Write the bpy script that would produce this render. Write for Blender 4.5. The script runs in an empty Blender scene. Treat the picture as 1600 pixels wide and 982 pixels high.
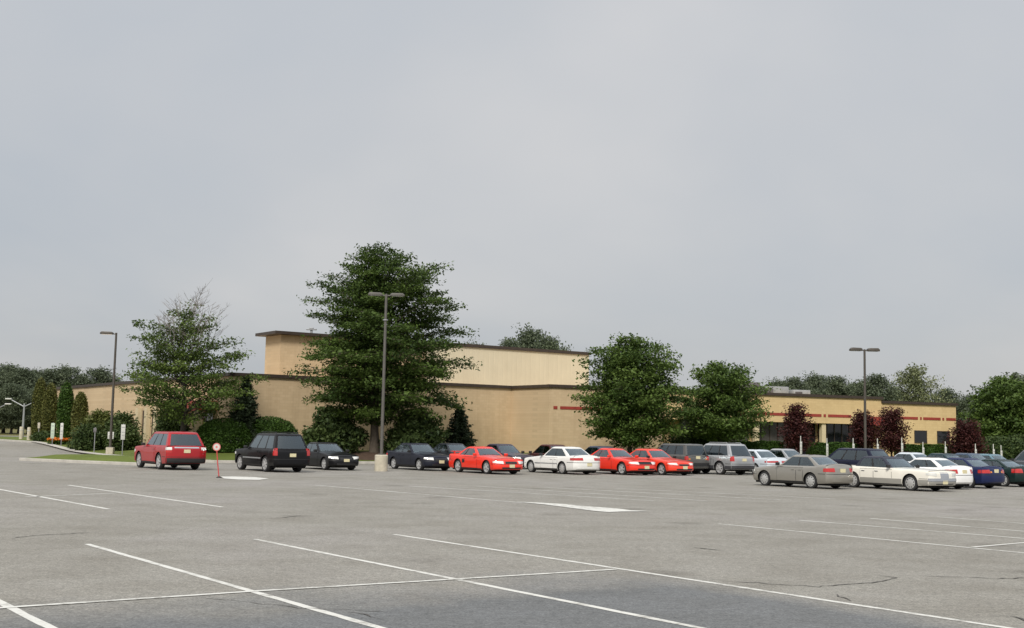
import bpy, bmesh, math, random
import numpy as np
from mathutils import Vector, Matrix

# ---------------------------------------------------------------- camera, sky, sun, exposure
SC = bpy.context.scene
COL = SC.collection
F, PITCH, ROLL, EYE = 1914.0, math.radians(5.68), math.radians(1.17), 1.9
cam_d = bpy.data.cameras.new('camera')
cam = bpy.data.objects.new('camera', cam_d); COL.objects.link(cam)
cam_d.sensor_width = 36; cam_d.lens = 36*F/1600
cam_d.clip_start = 0.1; cam_d.clip_end = 6000
cam.matrix_world = (Matrix.Translation((0, 0, EYE)) @ Matrix.Rotation(math.radians(90)+PITCH, 4, 'X')
                    @ Matrix.Rotation(ROLL, 4, 'Z'))
SC.camera = cam
SC.view_settings.view_transform = 'Standard'; SC.view_settings.look = 'None'
SC.view_settings.exposure = 1.03; SC.view_settings.gamma = 1; SC.view_settings.use_curve_mapping = False
SC.render.engine = 'CYCLES'
SC.cycles.max_bounces = 5; SC.cycles.diffuse_bounces = 3; SC.cycles.glossy_bounces = 2
SC.cycles.transmission_bounces = 3; SC.cycles.transparent_max_bounces = 6
SC.cycles.use_denoising = True
SC.cycles.use_adaptive_sampling = True

SUN_EL, SUN_AZ = math.radians(41), math.radians(194)      # azimuth clockwise from the view direction (+Y)
w = bpy.data.worlds.new('World'); SC.world = w; w.use_nodes = True
nt = w.node_tree; N = nt.nodes; Lk = nt.links; N.clear()
def nd(tree, t, **kw):
    n = tree.nodes.new(t)
    for k, v in kw.items(): setattr(n, k, v)
    return n
out = nd(nt, 'ShaderNodeOutputWorld'); bg = nd(nt, 'ShaderNodeBackground')
sky = nd(nt, 'ShaderNodeTexSky', sky_type='NISHITA', sun_disc=False)
sky.sun_elevation = SUN_EL; sky.sun_rotation = SUN_AZ; sky.dust_density = 3
tc = nd(nt, 'ShaderNodeTexCoord'); sep = nd(nt, 'ShaderNodeSeparateXYZ')
Lk.new(tc.outputs['Generated'], sep.inputs[0])
def mth(tree, op, a, b=None, clamp=False):
    n = nd(tree, 'ShaderNodeMath', operation=op); n.use_clamp = clamp
    for i, v in enumerate((a, b)):
        if v is None: continue
        if isinstance(v, (int, float)): n.inputs[i].default_value = v
        else: tree.links.new(v, n.inputs[i])
    return n.outputs[0]
zc = mth(nt, 'MAXIMUM', sep.outputs[2], 0.0)
zd = mth(nt, 'ADD', zc, 0.30)
cx = mth(nt, 'DIVIDE', sep.outputs[0], zd); cy = mth(nt, 'DIVIDE', sep.outputs[1], zd)
comb = nd(nt, 'ShaderNodeCombineXYZ'); Lk.new(cx, comb.inputs[0]); Lk.new(cy, comb.inputs[1])
def noise(tree, vec, scale, detail=4, rough=.55, dist=0):
    n = nd(tree, 'ShaderNodeTexNoise'); n.inputs['Scale'].default_value = scale
    n.inputs['Detail'].default_value = detail; n.inputs['Roughness'].default_value = rough
    n.inputs['Distortion'].default_value = dist
    if vec is not None: tree.links.new(vec, n.inputs['Vector'])
    return n
def ramp(tree, fac, stops):
    n = nd(tree, 'ShaderNodeValToRGB'); e = n.color_ramp.elements
    while len(e) < len(stops): e.new(.5)
    for i, (p, c) in enumerate(stops):
        e[i].position = p; e[i].color = (c[0], c[1], c[2], 1)
    tree.links.new(fac, n.inputs[0]); return n.outputs[0]
n1 = noise(nt, comb.outputs[0], .85, 5, .5, .3); n2 = noise(nt, comb.outputs[0], .36, 3, .5, .2)
mixn = mth(nt, 'ADD', mth(nt, 'MULTIPLY', n1.outputs[0], .55), mth(nt, 'MULTIPLY', n2.outputs[0], .45))
SK = 0.290
cl = ramp(nt, mixn, [(.40, (.86*SK, .905*SK, .965*SK)), (.5, (.985*SK, .995*SK, 1.015*SK)), (.60, (1.14*SK, 1.115*SK, 1.10*SK))])
lift = ramp(nt, zc, [(0, (.86, .87, .88)), (.10, (.95, .95, .955)), (.22, (1.0, 1.0, 1.0)), (.36, (1.03, 1.04, 1.05)), (1, (2.1, 2.1, 2.1))])
mul = nd(nt, 'ShaderNodeMix', data_type='RGBA', blend_type='MULTIPLY'); mul.inputs[0].default_value = 1
Lk.new(cl, mul.inputs[6]); Lk.new(lift, mul.inputs[7])
sk = nd(nt, 'ShaderNodeMix', data_type='RGBA', blend_type='MULTIPLY'); sk.inputs[0].default_value = 1
Lk.new(sky.outputs[0], sk.inputs[6]); sk.inputs[7].default_value = (.07, .07, .07, 1)      # clear sky at strength .07, seen through the cloud
mx = nd(nt, 'ShaderNodeMix', data_type='RGBA'); mx.inputs[0].default_value = .9
Lk.new(sk.outputs[2], mx.inputs[6]); Lk.new(mul.outputs[2], mx.inputs[7])
Lk.new(mx.outputs[2], bg.inputs[0]); bg.inputs[1].default_value = 1.0
Lk.new(bg.outputs[0], out.inputs[0])

sl = bpy.data.lights.new('sun', 'SUN'); sl.energy = 1.5; sl.angle = math.radians(14); sl.color = (1, .955, .88)
so = bpy.data.objects.new('sun', sl); COL.objects.link(so)
sd = Vector((math.sin(SUN_AZ)*math.cos(SUN_EL), math.cos(SUN_AZ)*math.cos(SUN_EL), math.sin(SUN_EL)))
so.rotation_euler = sd.to_track_quat('Z', 'Y').to_euler(); so.location = (0, 0, 60)

# ---------------------------------------------------------------- helpers
R3 = np.array(cam.matrix_world.to_3x3())
def ray(px, py):
    d = R3 @ np.array([(px-800)/F, -(py-491)/F, -1.0]); return d/d[1]
def hor(px): return 664.9 + .0205*px
def X(px, d): return float(ray(px, hor(px))[0]*d)
def pt(px, py, d):
    r = ray(px, py)*d; return Vector((r[0], d, EYE+r[2]))
def ss(a, b, t):
    t = min(1, max(0, (t-a)/(b-a))); return t*t*(3-2*t)
def gz(x, y):                                            # height of the natural ground
    k = ss(-27, -21, x)
    zl = .40*ss(88, 110, y); zr = .12*ss(74, 82, y)
    far = .1*ss(120, 200, y)
    return zl*(1-k)+max(zr, zl)*k+far*(1-k)

def mk(name, verts, faces, mat, parent=None, smooth=False, uv=None):
    me = bpy.data.meshes.new(name); me.from_pydata([tuple(v) for v in verts], [], faces); me.update()
    if mat is not None:
        for m in (mat if isinstance(mat, (list, tuple)) else [mat]): me.materials.append(m)
    if smooth: me.polygons.foreach_set('use_smooth', [True]*len(me.polygons))
    o = bpy.data.objects.new(name, me); COL.objects.link(o)
    if parent is not None: o.parent = parent
    return o
def tag(o, label=None, cat=None, group=None, kind=None):
    if label: o['label'] = label
    if cat: o['category'] = cat
    if group: o['group'] = group
    if kind: o['kind'] = kind
    return o
def thing(name, label, cat, loc=(0, 0, 0), rz=0, group=None):
    o = bpy.data.objects.new(name, None); COL.objects.link(o); o.location = loc; o.rotation_euler = (0, 0, rz)
    o.empty_display_size = .3
    return tag(o, label, cat, group)
def copy_tree(o, parent=None):
    c = o.copy(); COL.objects.link(c)
    if parent is not None: c.parent = parent
    for ch in list(o.children): copy_tree(ch, c)
    return c

class MB:
    def __init__(s): s.v = []; s.f = []; s.mi = []
    def add(s, vs, fs, mi=0):
        o = len(s.v); s.v += [tuple(v) for v in vs]; s.f += [tuple(i+o for i in f) for f in fs]; s.mi += [mi]*len(fs)
    def box(s, c, d, rz=0, mi=0):
        x, y, z = d[0]/2, d[1]/2, d[2]/2; cr, sr = math.cos(rz), math.sin(rz)
        vs = [(c[0]+a*x*cr-b*y*sr, c[1]+a*x*sr+b*y*cr, c[2]+e*z) for a in (-1, 1) for b in (-1, 1) for e in (-1, 1)]
        s.add(vs, [(0, 1, 3, 2), (4, 6, 7, 5), (0, 4, 5, 1), (2, 3, 7, 6), (0, 2, 6, 4), (1, 5, 7, 3)], mi)
    def obox(s, p, u, a0, a1, d0, d1, z0, z1, mi=0):        # box along plan direction u from point p; depth d behind the face
        n = (-u[1], u[0]); c = []
        for a, b in ((a0, d0), (a1, d0), (a1, d1), (a0, d1)):
            c.append((p[0]+u[0]*a+n[0]*b, p[1]+u[1]*a+n[1]*b))
        vs = [(q[0], q[1], z0) for q in c]+[(q[0], q[1], z1) for q in c]
        s.add(vs, [(3, 2, 1, 0), (4, 5, 6, 7), (0, 1, 5, 4), (1, 2, 6, 5), (2, 3, 7, 6), (3, 0, 4, 7)], mi)
    def prism(s, poly, z0, z1, mi=0):
        n = len(poly); vs = [(p[0], p[1], z0) for p in poly]+[(p[0], p[1], z1) for p in poly]
        fs = [tuple(range(n))[::-1], tuple(range(n, 2*n))]+[(i, (i+1) % n, n+(i+1) % n, n+i) for i in range(n)]
        s.add(vs, fs, mi)
    def tube(s, pts, rad, n=8, cap=True, mi=0):
        pts = [Vector(p) for p in pts]; vs = []; fs = []
        for i, p in enumerate(pts):
            t = (pts[min(i+1, len(pts)-1)]-pts[max(i-1, 0)]).normalized()
            a = t.cross(Vector((0, 0, 1)) if abs(t.z) < .9 else Vector((1, 0, 0))).normalized(); b = t.cross(a)
            r = rad[i] if isinstance(rad, (list, tuple)) else rad
            vs += [p+(a*math.cos(k*2*math.pi/n)+b*math.sin(k*2*math.pi/n))*r for k in range(n)]
        for i in range(len(pts)-1):
            for k in range(n): fs.append((i*n+k, i*n+(k+1) % n, (i+1)*n+(k+1) % n, (i+1)*n+k))
        if cap:
            fs.append(tuple(range(n))); fs.append(tuple(range((len(pts)-1)*n, len(pts)*n))[::-1])
        s.add(vs, fs, mi)
    def lathe(s, prof, c=(0, 0, 0), n=20, axis='z', mi=0):
        vs = []; fs = []; m = len(prof)
        for k in range(n):
            a = 2*math.pi*k/n
            for r, h in prof:
                q = (r*math.cos(a), r*math.sin(a), h) if axis == 'z' else (r*math.cos(a), h, r*math.sin(a))
                vs.append((c[0]+q[0], c[1]+q[1], c[2]+q[2]))
        for k in range(n):
            for j in range(m-1):
                fs.append((k*m+j, ((k+1) % n)*m+j, ((k+1) % n)*m+j+1, k*m+j+1))
        s.add(vs, fs, mi)
    def build(s, name, mat, parent=None, smooth=False, bevel=0, weld=False, sharp=40):
        me = bpy.data.meshes.new(name); me.from_pydata(s.v, [], s.f)
        for m in (mat if isinstance(mat, (list, tuple)) else [mat]): me.materials.append(m)
        if any(s.mi): me.polygons.foreach_set('material_index', s.mi)
        bm = bmesh.new(); bm.from_mesh(me)
        if weld: bmesh.ops.remove_doubles(bm, verts=bm.verts, dist=2e-4); bmesh.ops.dissolve_degenerate(bm, edges=bm.edges, dist=1e-5)
        bmesh.ops.recalc_face_normals(bm, faces=bm.faces)
        if bevel: bmesh.ops.bevel(bm, geom=list(bm.edges), offset=bevel, segments=2, affect='EDGES', profile=.5, clamp_overlap=True)
        bm.to_mesh(me); bm.free()
        if smooth or bevel:
            me.polygons.foreach_set('use_smooth', [True]*len(me.polygons))
            try: me.set_sharp_from_angle(angle=math.radians(sharp))
            except Exception: pass
        me.update()
        o = bpy.data.objects.new(name, me); COL.objects.link(o)
        if parent is not None: o.parent = parent
        return o

# ---------------------------------------------------------------- materials
def pbr(name, col, rough=.6, metal=0, coat=0, var=0, vscale=3, bump=0, bscale=40, spec=None):
    m = bpy.data.materials.new(name); m.use_nodes = True; t = m.node_tree; b = t.nodes['Principled BSDF']
    b.inputs['Base Color'].default_value = (*col, 1); b.inputs['Roughness'].default_value = rough
    b.inputs['Metallic'].default_value = metal; b.inputs['Coat Weight'].default_value = coat
    b.inputs['Coat Roughness'].default_value = .03
    if spec is not None: b.inputs['Specular IOR Level'].default_value = spec
    if var or bump:
        co = nd(t, 'ShaderNodeTexCoord').outputs['Object']
    if var:
        n = noise(t, co, vscale, 5, .6)
        c = ramp(t, n.outputs[0], [(.3, tuple(x*(1-var) for x in col)), (.7, tuple(min(1, x*(1+var)) for x in col))])
        t.links.new(c, b.inputs['Base Color'])
    if bump:
        n = noise(t, co, bscale, 3, .6); bp = nd(t, 'ShaderNodeBump'); bp.inputs['Strength'].default_value = bump
        bp.inputs['Distance'].default_value = .02
        t.links.new(n.outputs[0], bp.inputs['Height']); t.links.new(bp.outputs[0], b.inputs['Normal'])
    return m
M = {}
M['tyre'] = pbr('tyre rubber', (.018, .018, .019), .85, var=.2)
M['rim'] = pbr('alloy rim', (.45, .45, .45), .4, .3, var=.06)
M['hub'] = pbr('silver hubcap', (.44, .44, .43), .4, .3, var=.06)
M['black'] = pbr('black plastic', (.015, .015, .016), .6, var=.15)
M['under'] = pbr('underbody', (.008, .008, .008), .95, var=.1)
def car_glass(name, tint):
    m = bpy.data.materials.new(name); m.use_nodes = True; t = m.node_tree; t.nodes.clear()
    o = nd(t, 'ShaderNodeOutputMaterial'); tr = nd(t, 'ShaderNodeBsdfTransparent'); tr.inputs[0].default_value = (*tint, 1)
    gl = nd(t, 'ShaderNodeBsdfGlossy'); gl.inputs['Roughness'].default_value = .02; gl.inputs[0].default_value = (.80, .93, 1, 1)
    fr = nd(t, 'ShaderNodeFresnel'); fr.inputs[0].default_value = 1.6
    wv = noise(t, nd(t, 'ShaderNodeTexCoord').outputs['Object'], 1.5, 2); bp = nd(t, 'ShaderNodeBump'); bp.inputs['Strength'].default_value = .05; bp.inputs['Distance'].default_value = .05
    t.links.new(wv.outputs[0], bp.inputs['Height']); t.links.new(bp.outputs[0], gl.inputs['Normal'])
    ms = nd(t, 'ShaderNodeMixShader'); t.links.new(mth(t, 'ADD', mth(t, 'MULTIPLY', fr.outputs[0], 1.9), .02, True), ms.inputs[0])
    t.links.new(tr.outputs[0], ms.inputs[1]); t.links.new(gl.outputs[0], ms.inputs[2]); t.links.new(ms.outputs[0], o.inputs[0]); return m
M['glass'] = car_glass('tinted car glass', (.70, .84, .83)); M['darkglass'] = car_glass('dark privacy glass', (.16, .20, .23))
M['interior'] = pbr('car interior', (.05, .048, .045), .85, var=.2)
M['seat'] = pbr('car seat cloth', (.12, .112, .10), .9, var=.2)
M['chrome'] = pbr('chrome trim', (.7, .7, .71), .15, 1, var=.04)
M['lamp'] = pbr('clear lamp lens', (.72, .72, .68), .12, .2, coat=1, var=.08)
M['red_lens'] = pbr('red lamp lens', (.42, .015, .012), .15, 0, coat=1, var=.12, vscale=9)
M['amber'] = pbr('amber lamp lens', (.6, .2, .02), .15, 0, coat=1, var=.1)
M['plate'] = pbr('pale number plate', (.66, .60, .38), .5, var=.12, vscale=14)
def worn(name, col, under, lo, hi, sc):
    m = pbr(name, col, .8, bump=.3, bscale=60); t = m.node_tree; b = t.nodes['Principled BSDF']; pos = nd(t, 'ShaderNodeNewGeometry').outputs['Position']
    n = noise(t, pos, sc, 6, .75); n2 = noise(t, pos, .6, 3, .5); v = mth(t, 'ADD', mth(t, 'MULTIPLY', n.outputs[0], .65), mth(t, 'MULTIPLY', n2.outputs[0], .35))
    t.links.new(ramp(t, v, [(lo, under), (hi, col)]), b.inputs['Base Color']); return m
M['white_paint'] = worn('road paint', (.63, .625, .585), (.29, .28, .25), .38, .50, 5)
M['worn_paint'] = worn('worn road paint', (.52, .51, .48), (.27, .26, .235), .38, .60, 4)
M['concrete'] = pbr('kerb concrete', (.42, .40, .36), .85, var=.15, vscale=2, bump=.3)
M['base_conc'] = pbr('lamp base concrete', (.46, .42, .33), .85, var=.18, vscale=3, bump=.4)
M['pole'] = pbr('bronze pole paint', (.075, .066, .056), .5, .2, var=.15)
M['pole_pale'] = pbr('weathered pole paint', (.10, .095, .085), .55, .1, var=.15)
M['signw'] = pbr('white sign face', (.52, .52, .49), .5, var=.08, vscale=6)
M['signg'] = pbr('pale green sign face', (.42, .50, .40), .5, var=.12, vscale=6)
M['galv'] = pbr('galvanised steel', (.32, .33, .34), .5, .4, var=.12)
M['brown_trim'] = pbr('dark brown metal coping', (.052, .038, .030), .5, .2, var=.15)
M['red_trim'] = pbr('dark red band', (.27, .038, .026), .55, var=.15)
M['winglass'] = pbr('dark window glass', (.012, .013, .016), .06, 0, spec=.6, var=.1)
M['curtain_glass'] = pbr('grey shaded window glass', (.075, .07, .065), .12, 0, spec=.5, var=.35, vscale=1.2)
M['column'] = pbr('cream column', (.56, .47, .30), .7, var=.06)
M['hvac'] = pbr('rooftop unit steel', (.33, .34, .35), .5, .3, var=.2, vscale=1.5)
M['hvac_dark'] = pbr('rooftop unit dark panel', (.12, .11, .115), .6, .1, var=.2)
M['mulch'] = pbr('bark mulch', (.075, .046, .030), .95, var=.35, vscale=6, bump=.8, bscale=18)
M['crack'] = pbr('open crack', (.085, .080, .072), .95, var=.3)

def asphalt():
    m = bpy.data.materials.new('aged asphalt'); m.use_nodes = True; t = m.node_tree; b = t.nodes['Principled BSDF']
    b.inputs['Roughness'].default_value = .88; b.inputs['Specular IOR Level'].default_value = .3
    pos = nd(t, 'ShaderNodeNewGeometry').outputs['Position']
    big = noise(t, pos, .09, 4, .55, .6); med = noise(t, pos, .8, 4, .6); fine = noise(t, pos, 9, 5, .8); agg = noise(t, pos, 34, 3, .75)
    base = ramp(t, big.outputs[0], [(.3, (.225, .213, .186)), (.5, (.254, .243, .217)), (.7, (.274, .260, .243))])
    def mixc(a, c, fac, blend='MIX'):
        n = nd(t, 'ShaderNodeMix', data_type='RGBA', blend_type=blend)
        if isinstance(fac, (int, float)): n.inputs[0].default_value = fac
        else: t.links.new(fac, n.inputs[0])
        t.links.new(a, n.inputs[6])
        if isinstance(c, tuple): n.inputs[7].default_value = (*c, 1)
        else: t.links.new(c, n.inputs[7])
        return n.outputs[2]
    # newer, darker sealed strip behind the cross line of the near bays: signed distance to that line
    s = nd(t, 'ShaderNodeSeparateXYZ'); t.links.new(pos, s.inputs[0])
    dl = mth(t, 'ADD', mth(t, 'MULTIPLY', s.outputs[0], .5793), mth(t, 'MULTIPLY', s.outputs[1], -.8151))
    dl = mth(t, 'ADD', dl, SEAL)
    wob = mth(t, 'MULTIPLY', mth(t, 'SUBTRACT', noise(t, pos, .55, 3, .6).outputs[0], .5), 3.4)
    al = mth(t, 'ADD', mth(t, 'MULTIPLY', s.outputs[0], .8151), mth(t, 'MULTIPLY', s.outputs[1], .5793))        # along the bays; the drive aisle stays unsealed
    al = mth(t, 'ADD', al, mth(t, 'MULTIPLY', wob, .5))
    ais = mth(t, 'MAXIMUM', mth(t, 'MULTIPLY', mth(t, 'SUBTRACT', AIS0+6.17, al), .9, clamp=True), mth(t, 'MULTIPLY', mth(t, 'SUBTRACT', al, AIS1+6.17), .7, clamp=True))
    mask = mth(t, 'MULTIPLY', mth(t, 'MULTIPLY', mth(t, 'ADD', dl, wob), 1/2.6, clamp=True), ais)
    c = mixc(base, (.146, .151, .154), mask)
    c2 = mixc(c, ramp(t, med.outputs[0], [(.28, (.84, .83, .81)), (.6, (1.03, 1.03, 1.03))]), 1, 'MULTIPLY')
    c3 = mixc(c2, ramp(t, fine.outputs[0], [(.32, (.70, .70, .70)), (.68, (1.28, 1.28, 1.27))]), 1, 'MULTIPLY')
    c4 = mixc(c3, ramp(t, agg.outputs[0], [(.36, (.66, .66, .67)), (.64, (1.33, 1.33, 1.32))]), 1, 'MULTIPLY')
    # oil spots
    vor = nd(t, 'ShaderNodeTexVoronoi'); vor.inputs['Scale'].default_value = .33; t.links.new(pos, vor.inputs['Vector'])
    dn = mth(t, 'ADD', vor.outputs['Distance'], mth(t, 'MULTIPLY', med.outputs[0], .14))
    spot = ramp(t, dn, [(.10, (.66, .65, .64)), (.26, (1, 1, 1))])
    c5 = mixc(c4, spot, .8, 'MULTIPLY')
    t.links.new(c5, b.inputs['Base Color'])
    bp = nd(t, 'ShaderNodeBump'); bp.inputs['Strength'].default_value = .5; bp.inputs['Distance'].default_value = .01
    t.links.new(agg.outputs[0], bp.inputs['Height']); t.links.new(bp.outputs[0], b.inputs['Normal'])
    return m
SEAL = 14.2; AIS0, AIS1 = 6.0, 14.6
M['asphalt'] = asphalt()

def grass_mat(name, c0, c1):
    m = bpy.data.materials.new(name); m.use_nodes = True; t = m.node_tree; b = t.nodes['Principled BSDF']
    b.inputs['Roughness'].default_value = .9; b.inputs['Specular IOR Level'].default_value = .2
    pos = nd(t, 'ShaderNodeNewGeometry').outputs['Position']
    a = noise(t, pos, .5, 5, .65); f = noise(t, pos, 9, 3, .7)
    mixv = mth(t, 'ADD', mth(t, 'MULTIPLY', a.outputs[0], .6), mth(t, 'MULTIPLY', f.outputs[0], .4))
    t.links.new(ramp(t, mixv, [(.35, c0), (.65, c1)]), b.inputs['Base Color'])
    bp = nd(t, 'ShaderNodeBump'); bp.inputs['Strength'].default_value = .8; bp.inputs['Distance'].default_value = .05
    t.links.new(f.outputs[0], bp.inputs['Height']); t.links.new(bp.outputs[0], b.inputs['Normal'])
    return m
M['grass'] = grass_mat('lawn grass', (.085, .115, .022), (.135, .165, .036))
M['field'] = grass_mat('rough field', (.09, .10, .035), (.17, .14, .05))

def wall_mat(name, c, brick=True, streak=.06):
    m = bpy.data.materials.new(name); m.use_nodes = True; t = m.node_tree; b = t.nodes['Principled BSDF']
    b.inputs['Roughness'].default_value = .85; b.inputs['Specular IOR Level'].default_value = .25
    co = nd(t, 'ShaderNodeTexCoord').outputs['Object']
    s = nd(t, 'ShaderNodeSeparateXYZ'); t.links.new(co, s.inputs[0])
    al = mth(t, 'ADD', mth(t, 'MULTIPLY', s.outputs[0], .85), mth(t, 'MULTIPLY', s.outputs[1], .53))
    cv = nd(t, 'ShaderNodeCombineXYZ'); t.links.new(al, cv.inputs[0]); t.links.new(s.outputs[2], cv.inputs[1])
    n = noise(t, co, .55, 4, .6)
    lo = tuple(x*(1-.05) for x in c); hi = tuple(x*(1+.04) for x in c)
    col = ramp(t, n.outputs[0], [(.3, lo), (.7, hi)])
    # vertical weather streaks
    sv = nd(t, 'ShaderNodeCombineXYZ'); t.links.new(mth(t, 'MULTIPLY', al, 1.6), sv.inputs[0]); t.links.new(mth(t, 'MULTIPLY', s.outputs[2], .12), sv.inputs[1])
    st = noise(t, sv.outputs[0], 1.0, 4, .7)
    mxs = nd(t, 'ShaderNodeMix', data_type='RGBA', blend_type='MULTIPLY'); mxs.inputs[0].default_value = 1
    t.links.new(col, mxs.inputs[6]); t.links.new(ramp(t, st.outputs[0], [(.33, (1-streak*1.6, 1-streak*1.8, 1-streak*2)), (.55, (1, 1, 1))]), mxs.inputs[7])
    last = mxs.outputs[2]
    if brick:
        br = nd(t, 'ShaderNodeTexBrick'); br.inputs['Scale'].default_value = 1; br.inputs['Brick Width'].default_value = .4
        br.inputs['Row Height'].default_value = .2; br.inputs['Mortar Size'].default_value = .012
        br.inputs['Color1'].default_value = (1, 1, 1, 1); br.inputs['Color2'].default_value = (.90, .88, .86, 1); br.inputs['Mortar'].default_value = (.86, .86, .86, 1)
        t.links.new(cv.outputs[0], br.inputs['Vector'])
        mb = nd(t, 'ShaderNodeMix', data_type='RGBA', blend_type='MULTIPLY'); mb.inputs[0].default_value = .8
        t.links.new(last, mb.inputs[6]); t.links.new(br.outputs[0], mb.inputs[7]); last = mb.outputs[2]
    t.links.new(last, b.inputs['Base Color'])
    return m
M['brick'] = wall_mat('tan block wall', (.56, .43, .275))
M['brick_y'] = wall_mat('yellow tan block wall', (.62, .465, .245), streak=.03)
M['panel'] = wall_mat('cream metal panel', (.60, .535, .395), brick=False, streak=.02)

def leaf_mat(name, dark, light, trans=.25, rough=.55):
    m = bpy.data.materials.new(name); m.use_nodes = True; t = m.node_tree; b = t.nodes['Principled BSDF']; o = t.nodes['Material Output']
    at = nd(t, 'ShaderNodeAttribute'); at.attribute_name = 'tint'
    c = ramp(t, at.outputs['Fac'], [(0, dark), (1, light)])
    t.links.new(c, b.inputs['Base Color']); b.inputs['Roughness'].default_value = rough; b.inputs['Specular IOR Level'].default_value = .18
    tr = nd(t, 'ShaderNodeBsdfTranslucent'); t.links.new(c, tr.inputs['Color'])
    ms = nd(t, 'ShaderNodeMixShader'); ms.inputs[0].default_value = trans
    t.links.new(b.outputs[0], ms.inputs[1]); t.links.new(tr.outputs[0], ms.inputs[2]); t.links.new(ms.outputs[0], o.inputs['Surface'])
    return m
M['oak_leaf'] = leaf_mat('oak leaves', (.030, .056, .015), (.098, .150, .032))
M['olive_leaf'] = leaf_mat('thin olive leaves', (.046, .078, .018), (.135, .190, .044))
M['maple_leaf'] = leaf_mat('maple leaves', (.040, .074, .018), (.125, .185, .042))
M['plum_leaf'] = leaf_mat('purple plum leaves', (.036, .012, .013), (.092, .030, .026))
M['far_haze_leaf'] = leaf_mat('woodland leaves', (.072, .094, .058), (.140, .168, .098))  # distance haze put into the leaf colour: lightened and greyed green
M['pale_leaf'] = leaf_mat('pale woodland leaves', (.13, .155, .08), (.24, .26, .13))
M['ever_leaf'] = leaf_mat('evergreen needles', (.018, .030, .017), (.044, .062, .030), .1)
M['arb_leaf'] = leaf_mat('arborvitae sprays', (.065, .082, .022), (.160, .160, .046), .15)
M['hedge_leaf'] = leaf_mat('clipped hedge leaves', (.030, .066, .012), (.072, .130, .024), .15)
M['dark_shrub'] = leaf_mat('dark shrub leaves', (.030, .054, .018), (.085, .118, .036), .2)
M['yellow_shrub'] = leaf_mat('yellow green shrub leaves', (.06, .08, .02), (.125, .14, .035), .2)
M['flower'] = leaf_mat('orange flower petals', (.55, .13, .02), (.80, .30, .05), .2)
M['bark'] = pbr('grey brown bark', (.105, .085, .065), .9, var=.3, vscale=5, bump=.8, bscale=14)
M['dark_bark'] = pbr('dark bark', (.05, .042, .035), .9, var=.3, vscale=5, bump=.8, bscale=14)
M['twig'] = pbr('dead grey twigs', (.20, .18, .165), .9, var=.2)

# ---------------------------------------------------------------- ground, lot, lawn
def tri_poly(poly, step, zf, name, mat, kind='structure', skirt=0):
    """flat plan polygon, cut on a grid and draped on zf"""
    bm = bmesh.new(); f = bm.faces.new([bm.verts.new((p[0], p[1], 0)) for p in poly])
    xs = [p[0] for p in poly]; ys = [p[1] for p in poly]
    for ax, lo, hi in ((0, min(xs), max(xs)), (1, min(ys), max(ys))):
        n = int((hi-lo)/step)
        for i in range(1, n+1):
            co = [0, 0, 0]; no = [0, 0, 0]; co[ax] = lo+i*step; no[ax] = 1
            bmesh.ops.bisect_plane(bm, geom=bm.verts[:]+bm.edges[:]+bm.faces[:], plane_co=co, plane_no=no, dist=1e-5)
    for v in bm.verts: v.co.z = zf(v.co.x, v.co.y)
    if skirt:
        be = [e for e in bm.edges if e.is_boundary]
        r = bmesh.ops.extrude_edge_only(bm, edges=be)
        for v in [g for g in r['geom'] if isinstance(g, bmesh.types.BMVert)]: v.co.z -= skirt
    bmesh.ops.recalc_face_normals(bm, faces=bm.faces)
    me = bpy.data.meshes.new(name); bm.to_mesh(me); bm.free(); me.materials.append(mat)
    o = bpy.data.objects.new(name, me); COL.objects.link(o)
    return tag(o, kind=kind)

# open land out to the horizon
gx = [-3000, -800, -300, -160, -100, -80]+list(range(-70, 72, 4))+[80, 100, 160, 300, 800, 3000]
gy = [-400, -60, 0, 40, 60, 66]+list(range(68, 132, 4))+[150, 180, 220, 300, 500, 1000, 3000]
vs = [(x, y, gz(x, y)-.03) for y in gy for x in gx]; nx_ = len(gx)
fs = [(j*nx_+i, j*nx_+i+1, (j+1)*nx_+i+1, (j+1)*nx_+i) for j in range(len(gy)-1) for i in range(nx_-1)]
tag(mk('ground', vs, fs, M['field'], smooth=True), kind='structure')

LOT = [(-130, -40), (120, -40), (120, 78), (52, 84.5), (45, 86.2), (20, 80.2), (6, 77.7), (-8, 76.2), (-17.1, 71.5), (-20.6, 73.0), (-24.2, 76.8), (-29.6, 86.8),
       (-35.2, 97), (-42.6, 110), (-51.2, 122), (-64, 136), (-75, 130), (-75, 95), (-130, 80)]
tri_poly(LOT, 4, lambda x, y: gz(x, y)+.0, 'parking_lot', M['asphalt'])
tri_poly([(-300, 138), (-40, 166), (-40, 176), (-300, 148)], 20, lambda x, y: gz(x, y)+.01, 'road', M['asphalt'])

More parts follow.
